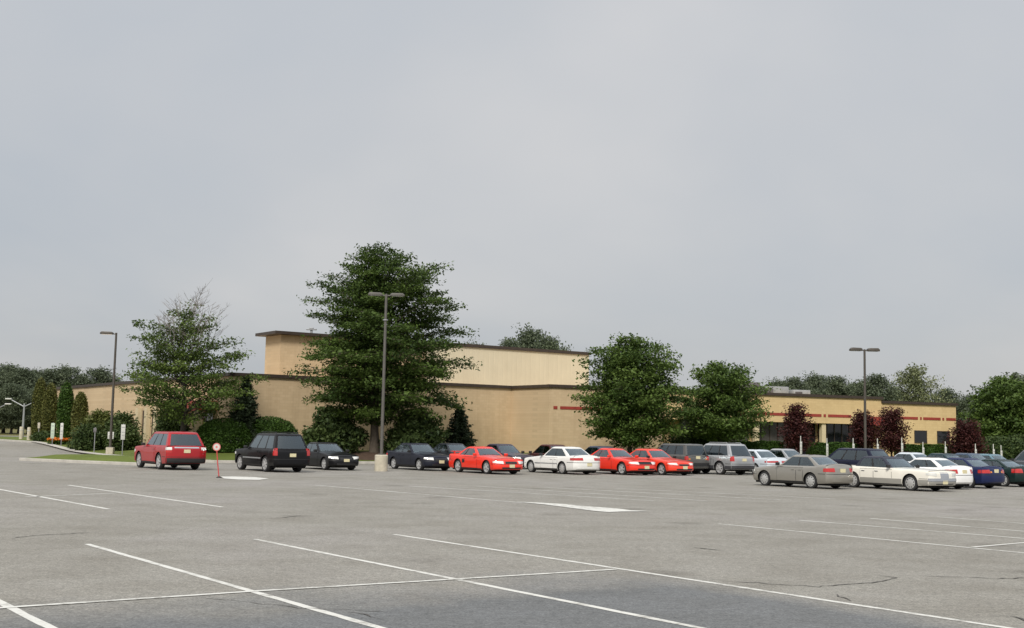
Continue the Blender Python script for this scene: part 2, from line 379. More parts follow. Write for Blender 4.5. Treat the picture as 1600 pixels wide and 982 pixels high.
def edge_z(x, y): return gz(x, y)+.13
KERB = [(60, 82.9), (52, 84.5), (45, 86.2), (20, 80.2), (6, 77.7), (-8, 76.2), (-17.1, 71.5), (-20.6, 73.0), (-24.2, 76.8), (-29.6, 86.8), (-35.2, 97), (-42.6, 110), (-51.2, 122), (-64, 136)]
def seg_dist(p, poly):
    best = 1e9; P = Vector(p)
    for a, b in zip(poly[:-1], poly[1:]):
        A = Vector(a); B = Vector(b); d = B-A; t = max(0, min(1, (P-A).dot(d)/d.length_squared)); best = min(best, (P-(A+d*t)).length)
    return best
def lawn_z(x, y):
    d = seg_dist((x, y), KERB)
    return gz(x, y)+.13+.42*ss(.4, 7, d)*ss(-44, -30, x)
tri_poly(KERB+[(-64, 150), (60, 150)], 2.5, lawn_z, 'lawn', M['grass'])
def ribbon(path, wid, z0, z1, name, mat, closed=False, kind='structure'):
    P = [Vector(p) for p in path]; pts = []
    n = len(P)
    for i in range(n if closed else n-1):
        a, b = P[i], P[(i+1) % n]; k = max(1, int((b-a).length/1.5))
        pts += [a.lerp(b, j/k) for j in range(k)]
    if not closed: pts.append(P[-1])
    mb = MB(); V = []; m = len(pts)
    for i, p in enumerate(pts):
        q0 = pts[(i-1) % m] if closed else pts[max(i-1, 0)]; q1 = pts[(i+1) % m] if closed else pts[min(i+1, m-1)]
        d = (q1-q0).normalized(); nn = Vector((-d.y, d.x))
        for s, z in ((0, z0), (0, z1-.02), (.02, z1), (wid-.02, z1), (wid, z1-.02), (wid, z0)):
            q = p+nn*s; V.append((q.x, q.y, gz(q.x, q.y)+z))
    Fc = []
    for i in range(m if closed else m-1):
        j = (i+1) % m
        for k in range(5): Fc.append((i*6+k, j*6+k, j*6+k+1, i*6+k+1))
    mb.add(V, Fc); return tag(mb.build(name, mat, smooth=True), kind=kind)
ribbon(KERB[::-1], .18, -.05, .145, 'kerb', M['concrete'])
# sidewalk strip just behind the kerb at the left
ribbon([(-51.6, 122.6), (-43.1, 110.8), (-35.8, 97.6), (-30.3, 87.4), (-24.8, 77.7), (-21.0, 74.0), (-17.6, 72.9)], .55, .10, .152, 'sidewalk', M['concrete'])
ISL = [(-26.9, 67.8), (-22.6, 65.2), (-19.3, 63.3), (-17.4, 63.6), (-16.9, 65.6), (-18.6, 69.2), (-23.6, 71.6), (-26.4, 69.8)]
tri_poly(ISL, .8, lambda x, y: gz(x, y)+.12+.26*ss(.1, 1.6, seg_dist((x, y), ISL+ISL[:1])), 'grass_island', M['grass'])
ribbon(ISL, .2, -.05, .15, 'kerb', M['concrete'], closed=True)
# mulch bed under the big oak
def blob(cx_, cy_, rx, ry, n=22, seed=1):
    r = random.Random(seed)
    return [(cx_+rx*math.cos(a)*(1+r.uniform(-.08, .08)), cy_+ry*math.sin(a)*(1+r.uniform(-.08, .08))) for a in [2*math.pi*k/n for k in range(n)]]
OAK = (X(587, 79.5), 79.5)
tri_poly(blob(OAK[0]+.3, 79.3, 4.2, 2.3), .6, lambda x, y: lawn_z(x, y)+.02+.26*ss(1, .2, math.hypot((x-OAK[0]-.3)/4.2, (y-79.3)/2.3)), 'mulch_bed', M['mulch'])

# ---------------------------------------------------------------- painted markings
WD = 2.74*EYE/1.84
yaw = math.radians(35.4); cD = Vector((math.cos(yaw), math.sin(yaw))); nD = Vector((-math.sin(yaw), math.cos(yaw)))
def g(px, py):
    r = ray(px, py); k = -EYE/r[2]; return Vector((r[0]*k, r[1]*k))
def stripe(a, b, wid=.11, mat='white_paint', z=.004, seed=0):
    a = Vector(a); b = Vector(b); d = (b-a); L = d.length; d.normalize(); nn = Vector((-d.y, d.x)); rr = random.Random(seed)
    n = max(2, int(L/.35)); V = []; Fc = []
    for i in range(n+1):
        q = a+d*(L*i/n)
        for s in (-1, 1):
            e = q+nn*s*(wid/2+rr.uniform(-.008, .008)); V.append((e.x, e.y, gz(e.x, e.y)+z))
    for i in range(n): Fc.append((2*i, 2*i+2, 2*i+3, 2*i+1))
    return tag(mk('parking_line', V, Fc, M[mat]), kind='structure')
near = [((0, 942), (84, 984)), ((136, 850.6), (640, 995)), ((398, 843), (1190, 1001)), ((615, 835.4), (1680, 998)), ((1123, 818.9), (1690, 873)),
        ((1250, 813.4), (1640, 845)), ((1360, 810.5), (1640, 834)), ((1465, 808.2), (1660, 823))]
for i, (a, b) in enumerate(near):
    A, B = g(*a), g(*b)
    if i == 0: A = A+(A-B).normalized()*5
    stripe(A, B, .105 if i < 4 else .10, 'white_paint', seed=i)
stripe(g(-60, 955), g(401, 924.6), .10, z=.008, seed=20); stripe(g(401, 924.6), g(716, 905.6), .10, z=.008, seed=21); stripe(g(716, 905.6), g(962, 890.6), .10, z=.008, seed=22)
stripe(g(1520, 855.6), g(1640, 845.5), .10, z=.008, seed=23)
farl = [((-60, 754.5), (170, 796)), ((107, 758.5), (348, 792.8))]
for i, (a, b) in enumerate(farl): stripe(g(*a), g(*b), .13, 'white_paint', seed=30+i)
worn = [((492, 758.5), (816, 786)), ((640, 760), (1022, 783)), ((744, 760), (1105, 783)), ((850, 762), (1221, 781.5)), ((960, 763.5), (1306, 780)), ((40, 777), (180, 771))]
for i, (a, b) in enumerate(worn): stripe(g(*a), g(*b), .18, 'worn_paint', seed=40+i)
def paint_poly(pix, name, mat='white_paint', z=.012):
    P = [g(*p) for p in pix]
    return tag(mk(name, [(p.x, p.y, gz(p.x, p.y)+z) for p in P], [tuple(range(len(P)))], M[mat]), kind='structure')
paint_poly([(806, 784.8), (846, 786.4), (880, 788.4), (905, 791.0), (940, 793.6), (968, 796.0), (986, 798.4), (1012, 799.4), (996, 800.0), (972, 800.2), (950, 801.2), (925, 798.8), (893, 794.6), (850, 789.0)], 'painted_arrow')
paint_poly([(345, 745.3), (362, 745), (398, 746.2), (420, 748.6), (405, 750.6), (372, 750), (350, 748.4)], 'painted_hatching')
def crack(pix, wid, seed):
    rr = random.Random(seed); P = [g(*p) for p in pix]; pts = []
    for a, b in zip(P[:-1], P[1:]):
        k = max(2, int((b-a).length/.12)); pts += [a.lerp(b, j/k)+Vector((rr.uniform(-.03, .03), rr.uniform(-.05, .05))) for j in range(k)]
    pts.append(P[-1]); V = []; Fc = []
    for i, p in enumerate(pts):
        d = (pts[min(i+1, len(pts)-1)]-pts[max(0, i-1)]).normalized(); nn = Vector((-d.y, d.x)); w_ = wid*rr.uniform(.3, 1.1)*min(1, .25+min(i, len(pts)-1-i)*.3)
        for s in (-1, 1): V.append((p.x+nn.x*s*w_, p.y+nn.y*s*w_, .007))
    for i in range(len(pts)-1): Fc.append((2*i, 2*i+2, 2*i+3, 2*i+1))
    tag(mk('asphalt_crack', V, Fc, M['crack']), kind='structure')
crack([(1130, 909), (1185, 911.5), (1232, 915), (1276, 917.5), (1320, 914), (1362, 911), (1390, 906.5), (1398, 903.5), (1375, 900)], .022, 1)
crack([(1306, 930), (1318, 935), (1330, 940)], .03, 2)
crack([(1085, 856), (1102, 858), (1130, 861)], .04, 3)
crack([(1540, 963), (1585, 964), (1600, 971), (1640, 978)], .022, 4)
crack([(540, 957), (570, 962), (598, 968)], .018, 5)
crack([(16, 842), (60, 837), (120, 834), (156, 832)], .022, 6)
crack([(415, 811), (440, 810), (470, 806)], .028, 7)
crack([(1440, 901), (1500, 902), (1560, 905), (1640, 903)], .02, 8)
crack([(300, 934), (360, 938), (470, 951), (640, 958)], .012, 9)

# ---------------------------------------------------------------- the long office building
C34 = (math.cos(math.radians(34)), math.sin(math.radians(34))); N34 = (-C34[1], C34[0])
U21 = (math.cos(math.radians(21.4)), math.sin(math.radians(21.4)))
def off(p, u, a, d=0): return (p[0]+u[0]*a-u[1]*d, p[1]+u[1]*a+u[0]*d)
P0 = (-18.75+.1, 79.8+2); P1 = off(P0, C34, 22.6); P2 = off(P1, C34, 0, -5.0)
LOWZ, TOPZ = 5.5+.03, 8.75
B = thing('office_building', 'long low tan block building with a taller cream upper storey and red band', 'building', (0, 88, 0))
def bpart(mb, name, mat, label=None, parent=None, **k):
    mb.v = [(v[0], v[1]-88, v[2]) for v in mb.v] if parent is None else [(v[0], v[1]-88, v[2]) for v in mb.v]
    o = mb.build(name, mat, parent if parent is not None else B, **k)
    if label: o['label'] = label
    return o
mb = MB(); mb.prism([P0, P1, off(P1, C34, 0, 54), off(P0, C34, 0, 54)], -.3, LOWZ); main_wall = bpart(mb, 'wall', M['brick'], 'tan block wall of the low main hall')
mb = MB(); mb.prism([P2, off(P2, U21, 9.45), off(P2, U21, 9.45, 14), off(P2, U21, -1.6, 14), off(P2, C34, 0, 5.2), off(P2, C34, 0, .02)], -.3, LOWZ-.004); bpart(mb, 'wall', M['brick'], 'tan block wall stepping forward at the corner')
# dark coping round the low roof
def coping(path, z, h=.20, out_=.14):
    mb = MB()
    for a, b in zip(path[:-1], path[1:]):
        a = Vector(a); b = Vector(b); d = (b-a); L = d.length; d = d/L
        mb.obox(a, d, -out_, L+out_, -out_, .22, z-.02, z+h)
    return mb
mb = coping([off(P0, C34, 0, 54), P0], LOWZ); bpart(mb, 'roof_edge', M['brown_trim'])
mb = coping([P0, P1], LOWZ+.003); bpart(mb, 'roof_edge', M['brown_trim'])
mb = coping([P1, P2], LOWZ-.004); bpart(mb, 'roof_edge', M['brown_trim'])
mb = coping([P2, off(P2, U21, 9.45)], LOWZ+.006); bpart(mb, 'roof_edge', M['brown_trim'])
# taller upper storey: shallow tower end, then the ribbed cream box behind it
T0 = (X(433, 86.9), 86.9)
mb = MB(); mb.prism([T0, off(T0, C34, 12.0), off(T0, C34, 12.0, 2.7), off(T0, C34, 0, 2.7)], LOWZ-.1, TOPZ-.012); bpart(mb, 'upper_wall', M['brick'], 'tan tower end of the upper storey')
q0 = off(T0, C34, 11.9, .01); q1 = (X(921, 102.2), 102.2)
LT = (Vector(q1)-Vector(q0)).dot(Vector(C34))
mb = MB()
n = int(LT/.45)
poly = []
for i in range(n):                                                   # ribbed sheet metal
    a = LT*i/n; st_ = LT/n
    poly += [off(q0, C34, a, 0), off(q0, C34, a+st_*.78, 0), off(q0, C34, a+st_*.82, .007), off(q0, C34, a+st_*.96, .007)]
poly += [off(q0, C34, LT, 0), off(q0, C34, LT, 14), off(q0, C34, 0, 14)]
mb.prism(poly, LOWZ-.1, TOPZ); bpart(mb, 'upper_wall', M['panel'], 'cream ribbed metal upper storey')
mb = MB(); mb.obox(T0, C34, -.62, 12.0, -.5, 3.2, TOPZ, TOPZ+.21); bpart(mb, 'roof_edge', M['brown_trim'], 'thin dark overhanging roof slab of the tower end')
mb = MB(); mb.obox(q0, C34, .12, LT+.1, -.12, .3, TOPZ+.003, TOPZ+.24); mb.obox(q0, C34, LT-.25, LT+.12, .3, 14, TOPZ+.003, TOPZ+.24); bpart(mb, 'roof_edge', M['brown_trim'])
# right wing: overhanging fascia, recessed glazing, cream columns
PA = off(P2, U21, 9.45); LA = 20.3; PB = off(PA, U21, LA); LB = 7.7
mb = MB(); mb.obox(PA, U21, .003, LA, .0, 14, 3.42, LOWZ-.006); bpart(mb, 'wall', M['brick_y'], 'yellow tan fascia of the right wing')
mb = MB(); mb.obox(PA, U21, .003, LA, 1.3, 13.9, -.3, 3.42); bpart(mb, 'wall', M['brick_y'], 'wall behind the recessed glazing')
mb = MB(); mb.obox(PB, U21, .003, LB, .0, 14, -.3, LOWZ-.32); bpart(mb, 'wall', M['brick_y'], 'lower yellow tan end of the right wing')
mb = coping([PA, PB], LOWZ-.008); bpart(mb, 'roof_edge', M['brown_trim'])
mb = coping([off(PB, U21, .15), off(PB, U21, LB)], LOWZ-.32); bpart(mb, 'roof_edge', M['brown_trim'])
def k_of(px, p=P2, u=U21):                                           # distance along a facade to the sight line through pixel column px
    t = ray(px, hor(px))[0]; return (t*p[1]-p[0])/(u[0]-t*u[1])
for i, (x0, x1) in enumerate([(1075, 1122), (1124, 1180), (1189, 1240), (1241, 1286), (1293, 1340), (1341, 1379)]):
    a0, a1 = k_of(x0)-9.45, k_of(x1)-9.45
    mb = MB(); mb.obox(PA, U21, a0, a1, 1.12, 1.3, .75, 3.40); fr = bpart(mb, 'window', M['winglass'] if i > 2 else M['curtain_glass'])
    mb = MB()
    for k in range(5):
        a = a0+(a1-a0)*k/4; mb.obox(PA, U21, a-.03, a+.03, 1.06, 1.115, .75, 3.40)
    bpart(mb, 'frame', M['brown_trim'], parent=fr)
for px in (1184.5, 1289):
    a = k_of(px)-9.45; mb = MB(); mb.obox(PA, U21, a-.19, a+.19, .12, .5, -.2, 3.425); bpart(mb, 'column', M['column'])
for x0, x1 in ((1429.5, 1447.5), (1465, 1483)):
    a0, a1 = k_of(x0)-9.45-LA, k_of(x1)-9.45-LA
    mb = MB(); mb.obox(PB, U21, a0, a1, -.012, .1, 2.06, 2.98); wn = bpart(mb, 'window', M['winglass'])
    mb = MB(); mb.obox(PB, U21, a0-.06, a1+.06, -.04, -.013, 2.98, 3.04); mb.obox(PB, U21, a0-.06, a1+.06, -.06, -.013, 1.99, 2.06); mb.obox(PB, U21, a0-.06, a0, -.03, -.013, 2.06, 2.98); mb.obox(PB, U21, a1, a1+.06, -.03, -.013, 2.06, 2.98)
    bpart(mb, 'frame', M['brown_trim'], parent=wn)
# red band in long and short pieces
for x0, x1 in ((864, 870), (874.5, 962), (966, 972), (976, 1034), (1060, 1112), (1122, 1170), (1183.5, 1187.5), (1191, 1233), (1236, 1283.5), (1287, 1290.5), (1294, 1330), (1386, 1391), (1397, 1434.5), (1438, 1440.5), (1443, 1470), (1473, 1475.5), (1479, 1499)):
    a0, a1 = max(.05, k_of(x0)), min(37.4, k_of(x1))
    mb = MB(); mb.obox(P2, U21, a0, a1, -.03, .05, 3.93, 4.15); bpart(mb, 'red_band', M['red_trim'])
mb = MB(); mb.obox(P2, U21, k_of(1354), k_of(1379), -.55, .0, 3.35, 4.05); bpart(mb, 'awning', M['red_trim'])
# entrance at the inner left corner and the narrow openings of the left wing
WL = (-N34[0], -N34[1])                                              # along the left wing towards P0; depth axis points into the building
S0 = off(P0, C34, 0, 54)
def k_l(px): return k_of(px, S0, WL)
mb = MB(); mb.obox(S0, WL, k_l(286), k_l(338), -1.5, .0, 3.15, 3.85); bpart(mb, 'entrance_canopy', pbr('brick red canopy', (.36, .065, .045), .6, var=.15))
for px in (287, 336):
    a = k_l(px); mb = MB(); mb.obox(S0, WL, a-.25, a+.25, -1.45, -1.0, -.2, 3.148); bpart(mb, 'column', M['red_trim'] if px == 287 else M['column'])
mb = MB(); mb.obox(S0, WL, k_l(312), k_l(332), -.03, .1, .3, 3.0); dd = bpart(mb, 'door', M['winglass'])
mb = MB(); a = (k_l(312)+k_l(332))/2; mb.obox(S0, WL, a-.06, a+.06, -.05, -.032, .3, 3.0); mb.obox(S0, WL, k_l(312), k_l(332), -.05, -.032, 3.0, 3.1); bpart(mb, 'frame', M['brown_trim'], parent=dd)
for x0, x1 in ((222, 229), (237, 244), (252, 259)):
    mb = MB(); mb.obox(S0, WL, k_l(x0), k_l(x1), -.02, .1, .6, 3.3); bpart(mb, 'window', M['brown_trim'])
for x0 in (219, 233, 247.5):
    mb = MB(); a = k_l(x0); mb.obox(S0, WL, a-.3, a+.3, -.35, -.021, -.2, 3.5); bpart(mb, 'column', M['column'])

def rooftop(name, label, p, u, a0, a1, d0, d1, z0, z1, mat, cat='rooftop unit', group='rooftop ventilation units'):
    c = off(p, u, (a0+a1)/2, (d0+d1)/2); t = thing(name, label, cat, (c[0], c[1], z0), math.atan2(u[1], u[0]), group)
    L_, D_ = a1-a0, d1-d0
    mb = MB(); mb.box((0, 0, .12+(z1-z0-.12)/2), (L_, D_, z1-z0-.12)); mb.build('housing', mat, t, bevel=.03)
    mb = MB(); mb.box((0, 0, .06), (L_*.9, D_*.9, .118)); mb.build('kerb_frame', M['hvac_dark'], t)
    mb = MB()
    for k in range(5): mb.box((-L_*.22, -D_/2-.012, .3+(z1-z0-.45)*k/5), (L_*.42, .02, .05))
    mb.build('louver', M['hvac_dark'], t)
RZ = LOWZ-.004
rooftop('rooftop_unit', 'boxy grey rooftop unit with dark side, beside the green street tree', PA, U21, k_of(1184)-9.45, k_of(1212)-9.45, 2.2, 4.6, RZ, RZ+1.1, M['hvac_dark'])
rooftop('rooftop_unit', 'long low grey rooftop unit behind the parapet, left of the double lamp', PA, U21, k_of(1213)-9.45, k_of(1262)-9.45, 2.6, 5.2, RZ, RZ+.85, M['hvac'])
rooftop('rooftop_unit', 'small pale rooftop box nearest the double lamp post', PA, U21, k_of(1266)-9.45, k_of(1292)-9.45, 2.2, 4.0, RZ, RZ+.62, M['hvac'])
# small vent head on the tower
t = thing('roof_vent', 'small rusty vent head on the tower roof slab', 'roof vent', (*off(T0, C34, 2.9, 1.2), TOPZ+.21))
mb = MB(); mb.lathe([(0, 0), (.09, 0), (.09, .35), (0, .35)], n=10); mb.build('pipe', M['galv'], t, smooth=True)
mb = MB(); mb.box((0, 0, .40), (.75, .3, .08)); mb.box((0, 0, .49), (.3, .3, .08)); mb.build('cap', M['galv'], t, bevel=.01)

# ---------------------------------------------------------------- foliage
def leaf_mesh(name, C, size, mat, parent, seed=0, tint=None, flat=.5, core=None, aspect=.55):
    """many small leaf faces; C is an (n,3) array of leaf centres"""
    rg = np.random.default_rng(seed); n = len(C)
    nr = rg.normal(size=(n, 3)); nr[:, 2] = np.abs(nr[:, 2])+flat; nr /= np.linalg.norm(nr, axis=1)[:, None]
    a = rg.normal(size=(n, 3)); a -= (a*nr).sum(1)[:, None]*nr; a /= np.linalg.norm(a, axis=1)[:, None]; b = np.cross(nr, a)
    s = size*rg.uniform(.6, 1.35, n)[:, None]
    V = np.empty((n, 4, 3)); V[:, 0] = C-a*s*.5; V[:, 1] = C-b*s*aspect*.5+nr*s*.06; V[:, 2] = C+a*s*.5-nr*s*.08; V[:, 3] = C+b*s*aspect*.5+nr*s*.06
    ti = np.clip((tint if tint is not None else .5)+rg.normal(0, .16, n), 0, 1)
    V = V.reshape(-1, 3); ti = np.repeat(ti, 4)
    idx = np.arange(4*n, dtype=np.int32); nv, nf = 4*n, n
    starts = np.arange(0, 4*n, 4, dtype=np.int32); tot = np.full(n, 4, np.int32)
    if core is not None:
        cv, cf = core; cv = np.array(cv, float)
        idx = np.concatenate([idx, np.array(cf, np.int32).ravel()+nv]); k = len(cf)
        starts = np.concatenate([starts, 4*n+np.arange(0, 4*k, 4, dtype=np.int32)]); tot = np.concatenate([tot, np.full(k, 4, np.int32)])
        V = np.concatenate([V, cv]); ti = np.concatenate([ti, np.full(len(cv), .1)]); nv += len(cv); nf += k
    me = bpy.data.meshes.new(name); me.vertices.add(nv); me.vertices.foreach_set('co', V.ravel())
    me.loops.add(len(idx)); me.loops.foreach_set('vertex_index', idx)
    me.polygons.add(nf); me.polygons.foreach_set('loop_start', starts); me.polygons.foreach_set('loop_total', tot)
    at = me.attributes.new('tint', 'FLOAT', 'POINT'); at.data.foreach_set('value', ti.astype(np.float32))
    me.materials.append(mat); me.update(); me.validate()
    o = bpy.data.objects.new(name, me); COL.objects.link(o)
    if parent is not None: o.parent = parent
    return o

def prof_r(prof, h, ca, sa):
    hs = [p[0] for p in prof]; l = np.interp(h, hs, [p[1] for p in prof]); r = np.interp(h, hs, [p[2] for p in prof]); m = .5*(l+r)*.92
    side = r if ca > 0 else l
    return math.sqrt((side*ca)**2+(m*sa)**2)

def tree(name, label, cat, base, prof, trunk_r, n_limb, per, size, mat, bark, seed, spread=(.42, .14), slope=(.15, .55), inner=.3, group=None,
         droop=.0, twigs=0, fork=1.6, subs=5, gap=1.0, tier=0, flat=.5, top=None, reach=(1.03, .98, .92, .86, .75, .6), twig_top=1.0):
    """prof: (height, reach to the left, reach to the right) of the crown outline, in metres"""
    rr = random.Random(seed); rg = np.random.default_rng(seed)
    Ht = top or prof[-1][0]
    t = thing(name, label, cat, base, 0, group)
    wood = MB(); cl = []; ct = []
    hs = [p[0] for p in prof]
    lean = (rr.uniform(-.15, .15), rr.uniform(-.15, .15))
    def axis(h): return Vector((lean[0]*math.sin(h*.6), lean[1]*math.sin(h*.5+1), h))
    tp = [axis(Ht*k/10*.93) for k in range(11)]
    wood.tube([(p.x, p.y, -.25 if i == 0 else p.z) for i, p in enumerate(tp)], [trunk_r*(1.35 if i == 0 else 1)*max(.10, 1-(i/10)**.8*.95) for i in range(11)], 9)
    wts = np.array([.5*(p[1]+p[2]) for p in prof]); hh = np.linspace(hs[0], hs[-1], 60); ww = np.interp(hh, hs, wts)+.35; cdf = np.cumsum(ww)/ww.sum()
    az = rr.uniform(0, 6.28)
    for i in range(n_limb):
        u = (i+rr.uniform(.1, .9))/n_limb; h = float(np.interp(u, cdf, hh)); az += 2.39996+rr.uniform(-.35, .35)
        if tier: h = min(hs[-1], max(hs[0], round(h/tier)*tier+rr.uniform(-.24, .24)*tier))
        ca, sa = math.cos(az), math.sin(az); R = prof_r(prof, h, ca, sa)*rr.choice(reach)*rr.uniform(.93, 1.04)
        up = h/Ht; sl = slope[0]+(slope[1]-slope[0])*up**1.5
        h0 = max(fork*.8, min(h-R*sl, Ht*.88)); s0 = axis(h0); e = Vector((R*ca, R*sa, h))+Vector((lean[0], lean[1], 0))*.5
        mid = s0.lerp(e, .5)+Vector((rr.uniform(-.15, .15), rr.uniform(-.15, .15), R*(.10-droop*.1)))
        pth = [s0, s0.lerp(mid, .55)+Vector((0, 0, R*.02)), mid, mid.lerp(e, .55)+Vector((0, 0, R*.02)), e+Vector((0, 0, -droop*R*.16))]
        r0 = max(.025, trunk_r*.30*(1-up*.65)*min(1, R/2.5)); wood.tube(pth, [r0, r0*.75, r0*.5, r0*.3, .012], 5, cap=False)
        def along(tt):
            f = tt*4; k = min(3, int(f)); return pth[k].lerp(pth[k+1], f-k)
        lt = rr.uniform(.25, .75)
        for s in range(subs):
            tt = .32+.68*(s+rr.uniform(0, 1))/subs; p = along(tt)
            if R > 1.2:
                a2 = az+rr.choice([-1, 1])*rr.uniform(.4, 1.15); l2 = R*.32*(1.12-tt)*rr.uniform(.7, 1.4)+.25
                q = p+Vector((math.cos(a2)*l2, math.sin(a2)*l2, l2*rr.uniform(-.15, .35)-droop*l2*.3))
                wood.tube([p, p.lerp(q, .5)+Vector((0, 0, .05)), q], [r0*.3+.006, r0*.2+.005, .006], 3, cap=False)
                if rr.random() < gap:
                    cl.append(q); ct.append(lt+rr.uniform(-.15, .15))
                    if l2 > .9: cl.append(p.lerp(q, .55)); ct.append(lt)
            if rr.random() < gap: cl.append(p); ct.append(lt+rr.uniform(-.15, .15))
        if rr.random() < gap+.1: cl.append(pth[-1]); ct.append(lt+.1)
    # fill nearer the trunk
    for i in range(int(len(cl)*inner)):
        h = float(np.interp(rr.random(), cdf, hh)); a = rr.uniform(0, 6.28); R = prof_r(prof, h, math.cos(a), math.sin(a))*rr.uniform(.1, .6)
        cl.append(Vector((R*math.cos(a), R*math.sin(a), h-.2))); ct.append(rr.uniform(.2, .6))
    for i in range(twigs):                                            # bare dead shoots above the leaves
        h = Ht*rr.uniform(.58, .92); a = rr.uniform(0, 6.28); l = rr.uniform(1.0, 2.4); s0 = axis(h)+Vector((math.cos(a)*.5, math.sin(a)*.5, 0)); pr = prof_r(prof, min(h, hs[-1]), math.cos(a), math.sin(a))*rr.uniform(.15, .7)
        s0 = s0.lerp(Vector((math.cos(a)*pr, math.sin(a)*pr, h)), .8)
        e = s0+Vector((math.cos(a)*l*.32, math.sin(a)*l*.32, l*.9)); wood.tube([s0, s0.lerp(e, .5)+Vector((.05, 0, .05)), e], [.022, .015, .006], 3, cap=False, mi=1)
        for k in range(9):
            p = s0.lerp(e, rr.uniform(.1, .95)); a3 = a+rr.uniform(-2.2, 2.2); l3 = l*rr.uniform(.2, .55)
            q = p+Vector((math.cos(a3)*l3*.8, math.sin(a3)*l3*.8, l3*rr.uniform(.3, .8))); wood.tube([p, q], [.012, .004], 3, cap=False, mi=1)
            for k2 in range(3):
                p2 = p.lerp(q, rr.uniform(.3, .9)); a4 = a3+rr.uniform(-1.3, 1.3); q2 = p2+Vector((math.cos(a4)*l3*.3, math.sin(a4)*l3*.3, l3*.25)); wood.tube([p2, q2], [.007, .003], 3, cap=False, mi=1)
    wood.build('trunk', [M[bark], M['twig']], t, smooth=True)
    C = np.array([(c.x, c.y, c.z) for c in cl]); m = len(C)
    cs = rg.uniform(.65, 1.3, m)
    pts = np.repeat(C, per, 0); sc = np.repeat(cs, per)[:, None]
    d = np.clip(rg.normal(size=(m*per, 3)), -1.7, 1.7)*np.array([spread[0], spread[0], spread[1]])*sc
    leaf_mesh('crown', pts+d, size, M[mat], t, seed, np.repeat(np.array(ct), per), flat)
    return t

def ellipsoid_core(fx, n=14, m=9):
    V = []; Fc = []
    for j in range(m):
        for i in range(n): V.append(fx(2*math.pi*i/n, j/(m-1)))
    for j in range(m-1):
        for i in range(n): Fc.append((j*n+i, j*n+(i+1) % n, (j+1)*n+(i+1) % n, (j+1)*n+i))
    return V, Fc
def shrub(name, label, cat, base, rx, ry, h, n, size, mat, seed, shape='dome', rough=.12, group=None, stem=True, flat=.4):
    """rounded, conical or columnar bush: leaves in a thick uneven shell round a leafy core"""
    rg = np.random.default_rng(seed); t = thing(name, label, cat, base, 0, group)
    def rad(v):
        if shape == 'dome': return np.sqrt(np.clip(1-np.clip((v-.35)/.65, 0, 1)**2.4, 0, 1))*(.86+.14*np.clip(v/.35, 0, 1))
        if shape == 'cone': return (1-v)**.85*np.clip(.75+v*2.2, 0, 1)+.02
        if shape == 'column': return np.sqrt(np.clip(1-np.clip((v-.5)/.5, 0, 1)**2.2, 0, 1))*(.80+.2*np.clip(v/.4, 0, 1))
        return np.ones_like(v)
    v = rg.random(int(n*1.6)); keep = rg.random(len(v)) < rad(v)+.15; v = v[keep][:n]; n = len(v)
    a = rg.uniform(0, 2*np.pi, n); ph = rg.uniform(0, 6.28, 6)
    lump = 1+rough*(np.sin(3*a+ph[0]+v*5)+np.sin(5*a+ph[1]-v*9)*.7+np.sin(8*a+ph[2]+v*17)*.6+np.sin(v*23+ph[3]+2*a)*.5)*.5
    k = np.clip(1-np.abs(rg.normal(0, .16, n)), .3, 1.08)*lump*rad(v)
    C = np.stack([rx*k*np.cos(a), ry*k*np.sin(a), .03+v*h*(1+rg.normal(0, .015, n))], 1)
    C[:, :2] += rg.normal(0, .04, (n, 2))
    tint = .5+.22*np.sin(4*a+v*11+ph[4])*np.sin(v*13+ph[5])
    core = ellipsoid_core(lambda aa, vv: (rx*.72*float(rad(np.array(vv*.94)))*math.cos(aa), ry*.72*float(rad(np.array(vv*.94)))*math.sin(aa), -.05+vv*h*.92))
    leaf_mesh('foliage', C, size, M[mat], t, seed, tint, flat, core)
    if stem:
        mb = MB(); mb.tube([(0, 0, -.25), (.02, 0, h*.3), (0, .02, h*.7)], [.07, .05, .02], 6); mb.build('stem', M['dark_bark'], t, smooth=True)
    return t
def on(px, d): x = X(px, d); return (x, d, lawn_z(x, d))
def prof_px(px0, yb, d, rows):
    s = F/d; return sorted([((yb-y)/s, max(.1, (px0-l)/s), max(.1, (r-px0)/s)) for y, l, r in rows])

# the big oak
ob = (OAK[0], OAK[1], lawn_z(*OAK)+.12)
yb = 706
tree('oak_tree', 'tallest tree, dark broad oak with layered spreading limbs behind the double lamp', 'tree', ob,
     prof_px(588, yb, 79.5, [(380, 556, 620), (394, 531, 672), (430, 493, 694), (455, 487, 730), (478, 482, 702), (500, 472, 702), (530, 455, 738), (556, 455, 746), (585, 476, 700), (600, 470, 708), (616, 486, 744), (634, 504, 690), (652, 545, 640)]),
     .33, 112, 46, .20, 'oak_leaf', 'bark', 14, spread=(.46, .13), slope=(.02, .75), inner=.42, droop=.3, subs=6, fork=1.8, gap=.80, flat=.7, tier=.9, reach=(1.07, 1.02, .95, .84, .7, .5))
tree('thin_tree', 'sparse olive green tree with bare dead twigs on top, near the left lamp post', 'tree', on(283, 77.5),
     prof_px(283, 702, 77.5, [(466, 268, 284), (485, 254, 310), (500, 222, 338), (520, 200, 356), (545, 198, 374), (565, 212, 366), (585, 186, 410), (605, 203, 398), (630, 226, 358), (650, 245, 332)]),
     .24, 76, 34, .19, 'olive_leaf', 'dark_bark', 23, spread=(.34, .15), slope=(.15, .8), inner=.08, twigs=34, subs=5, gap=.58, flat=.4, top=9.6, tier=.8, reach=(1.07, 1.0, .9, .78, .6))
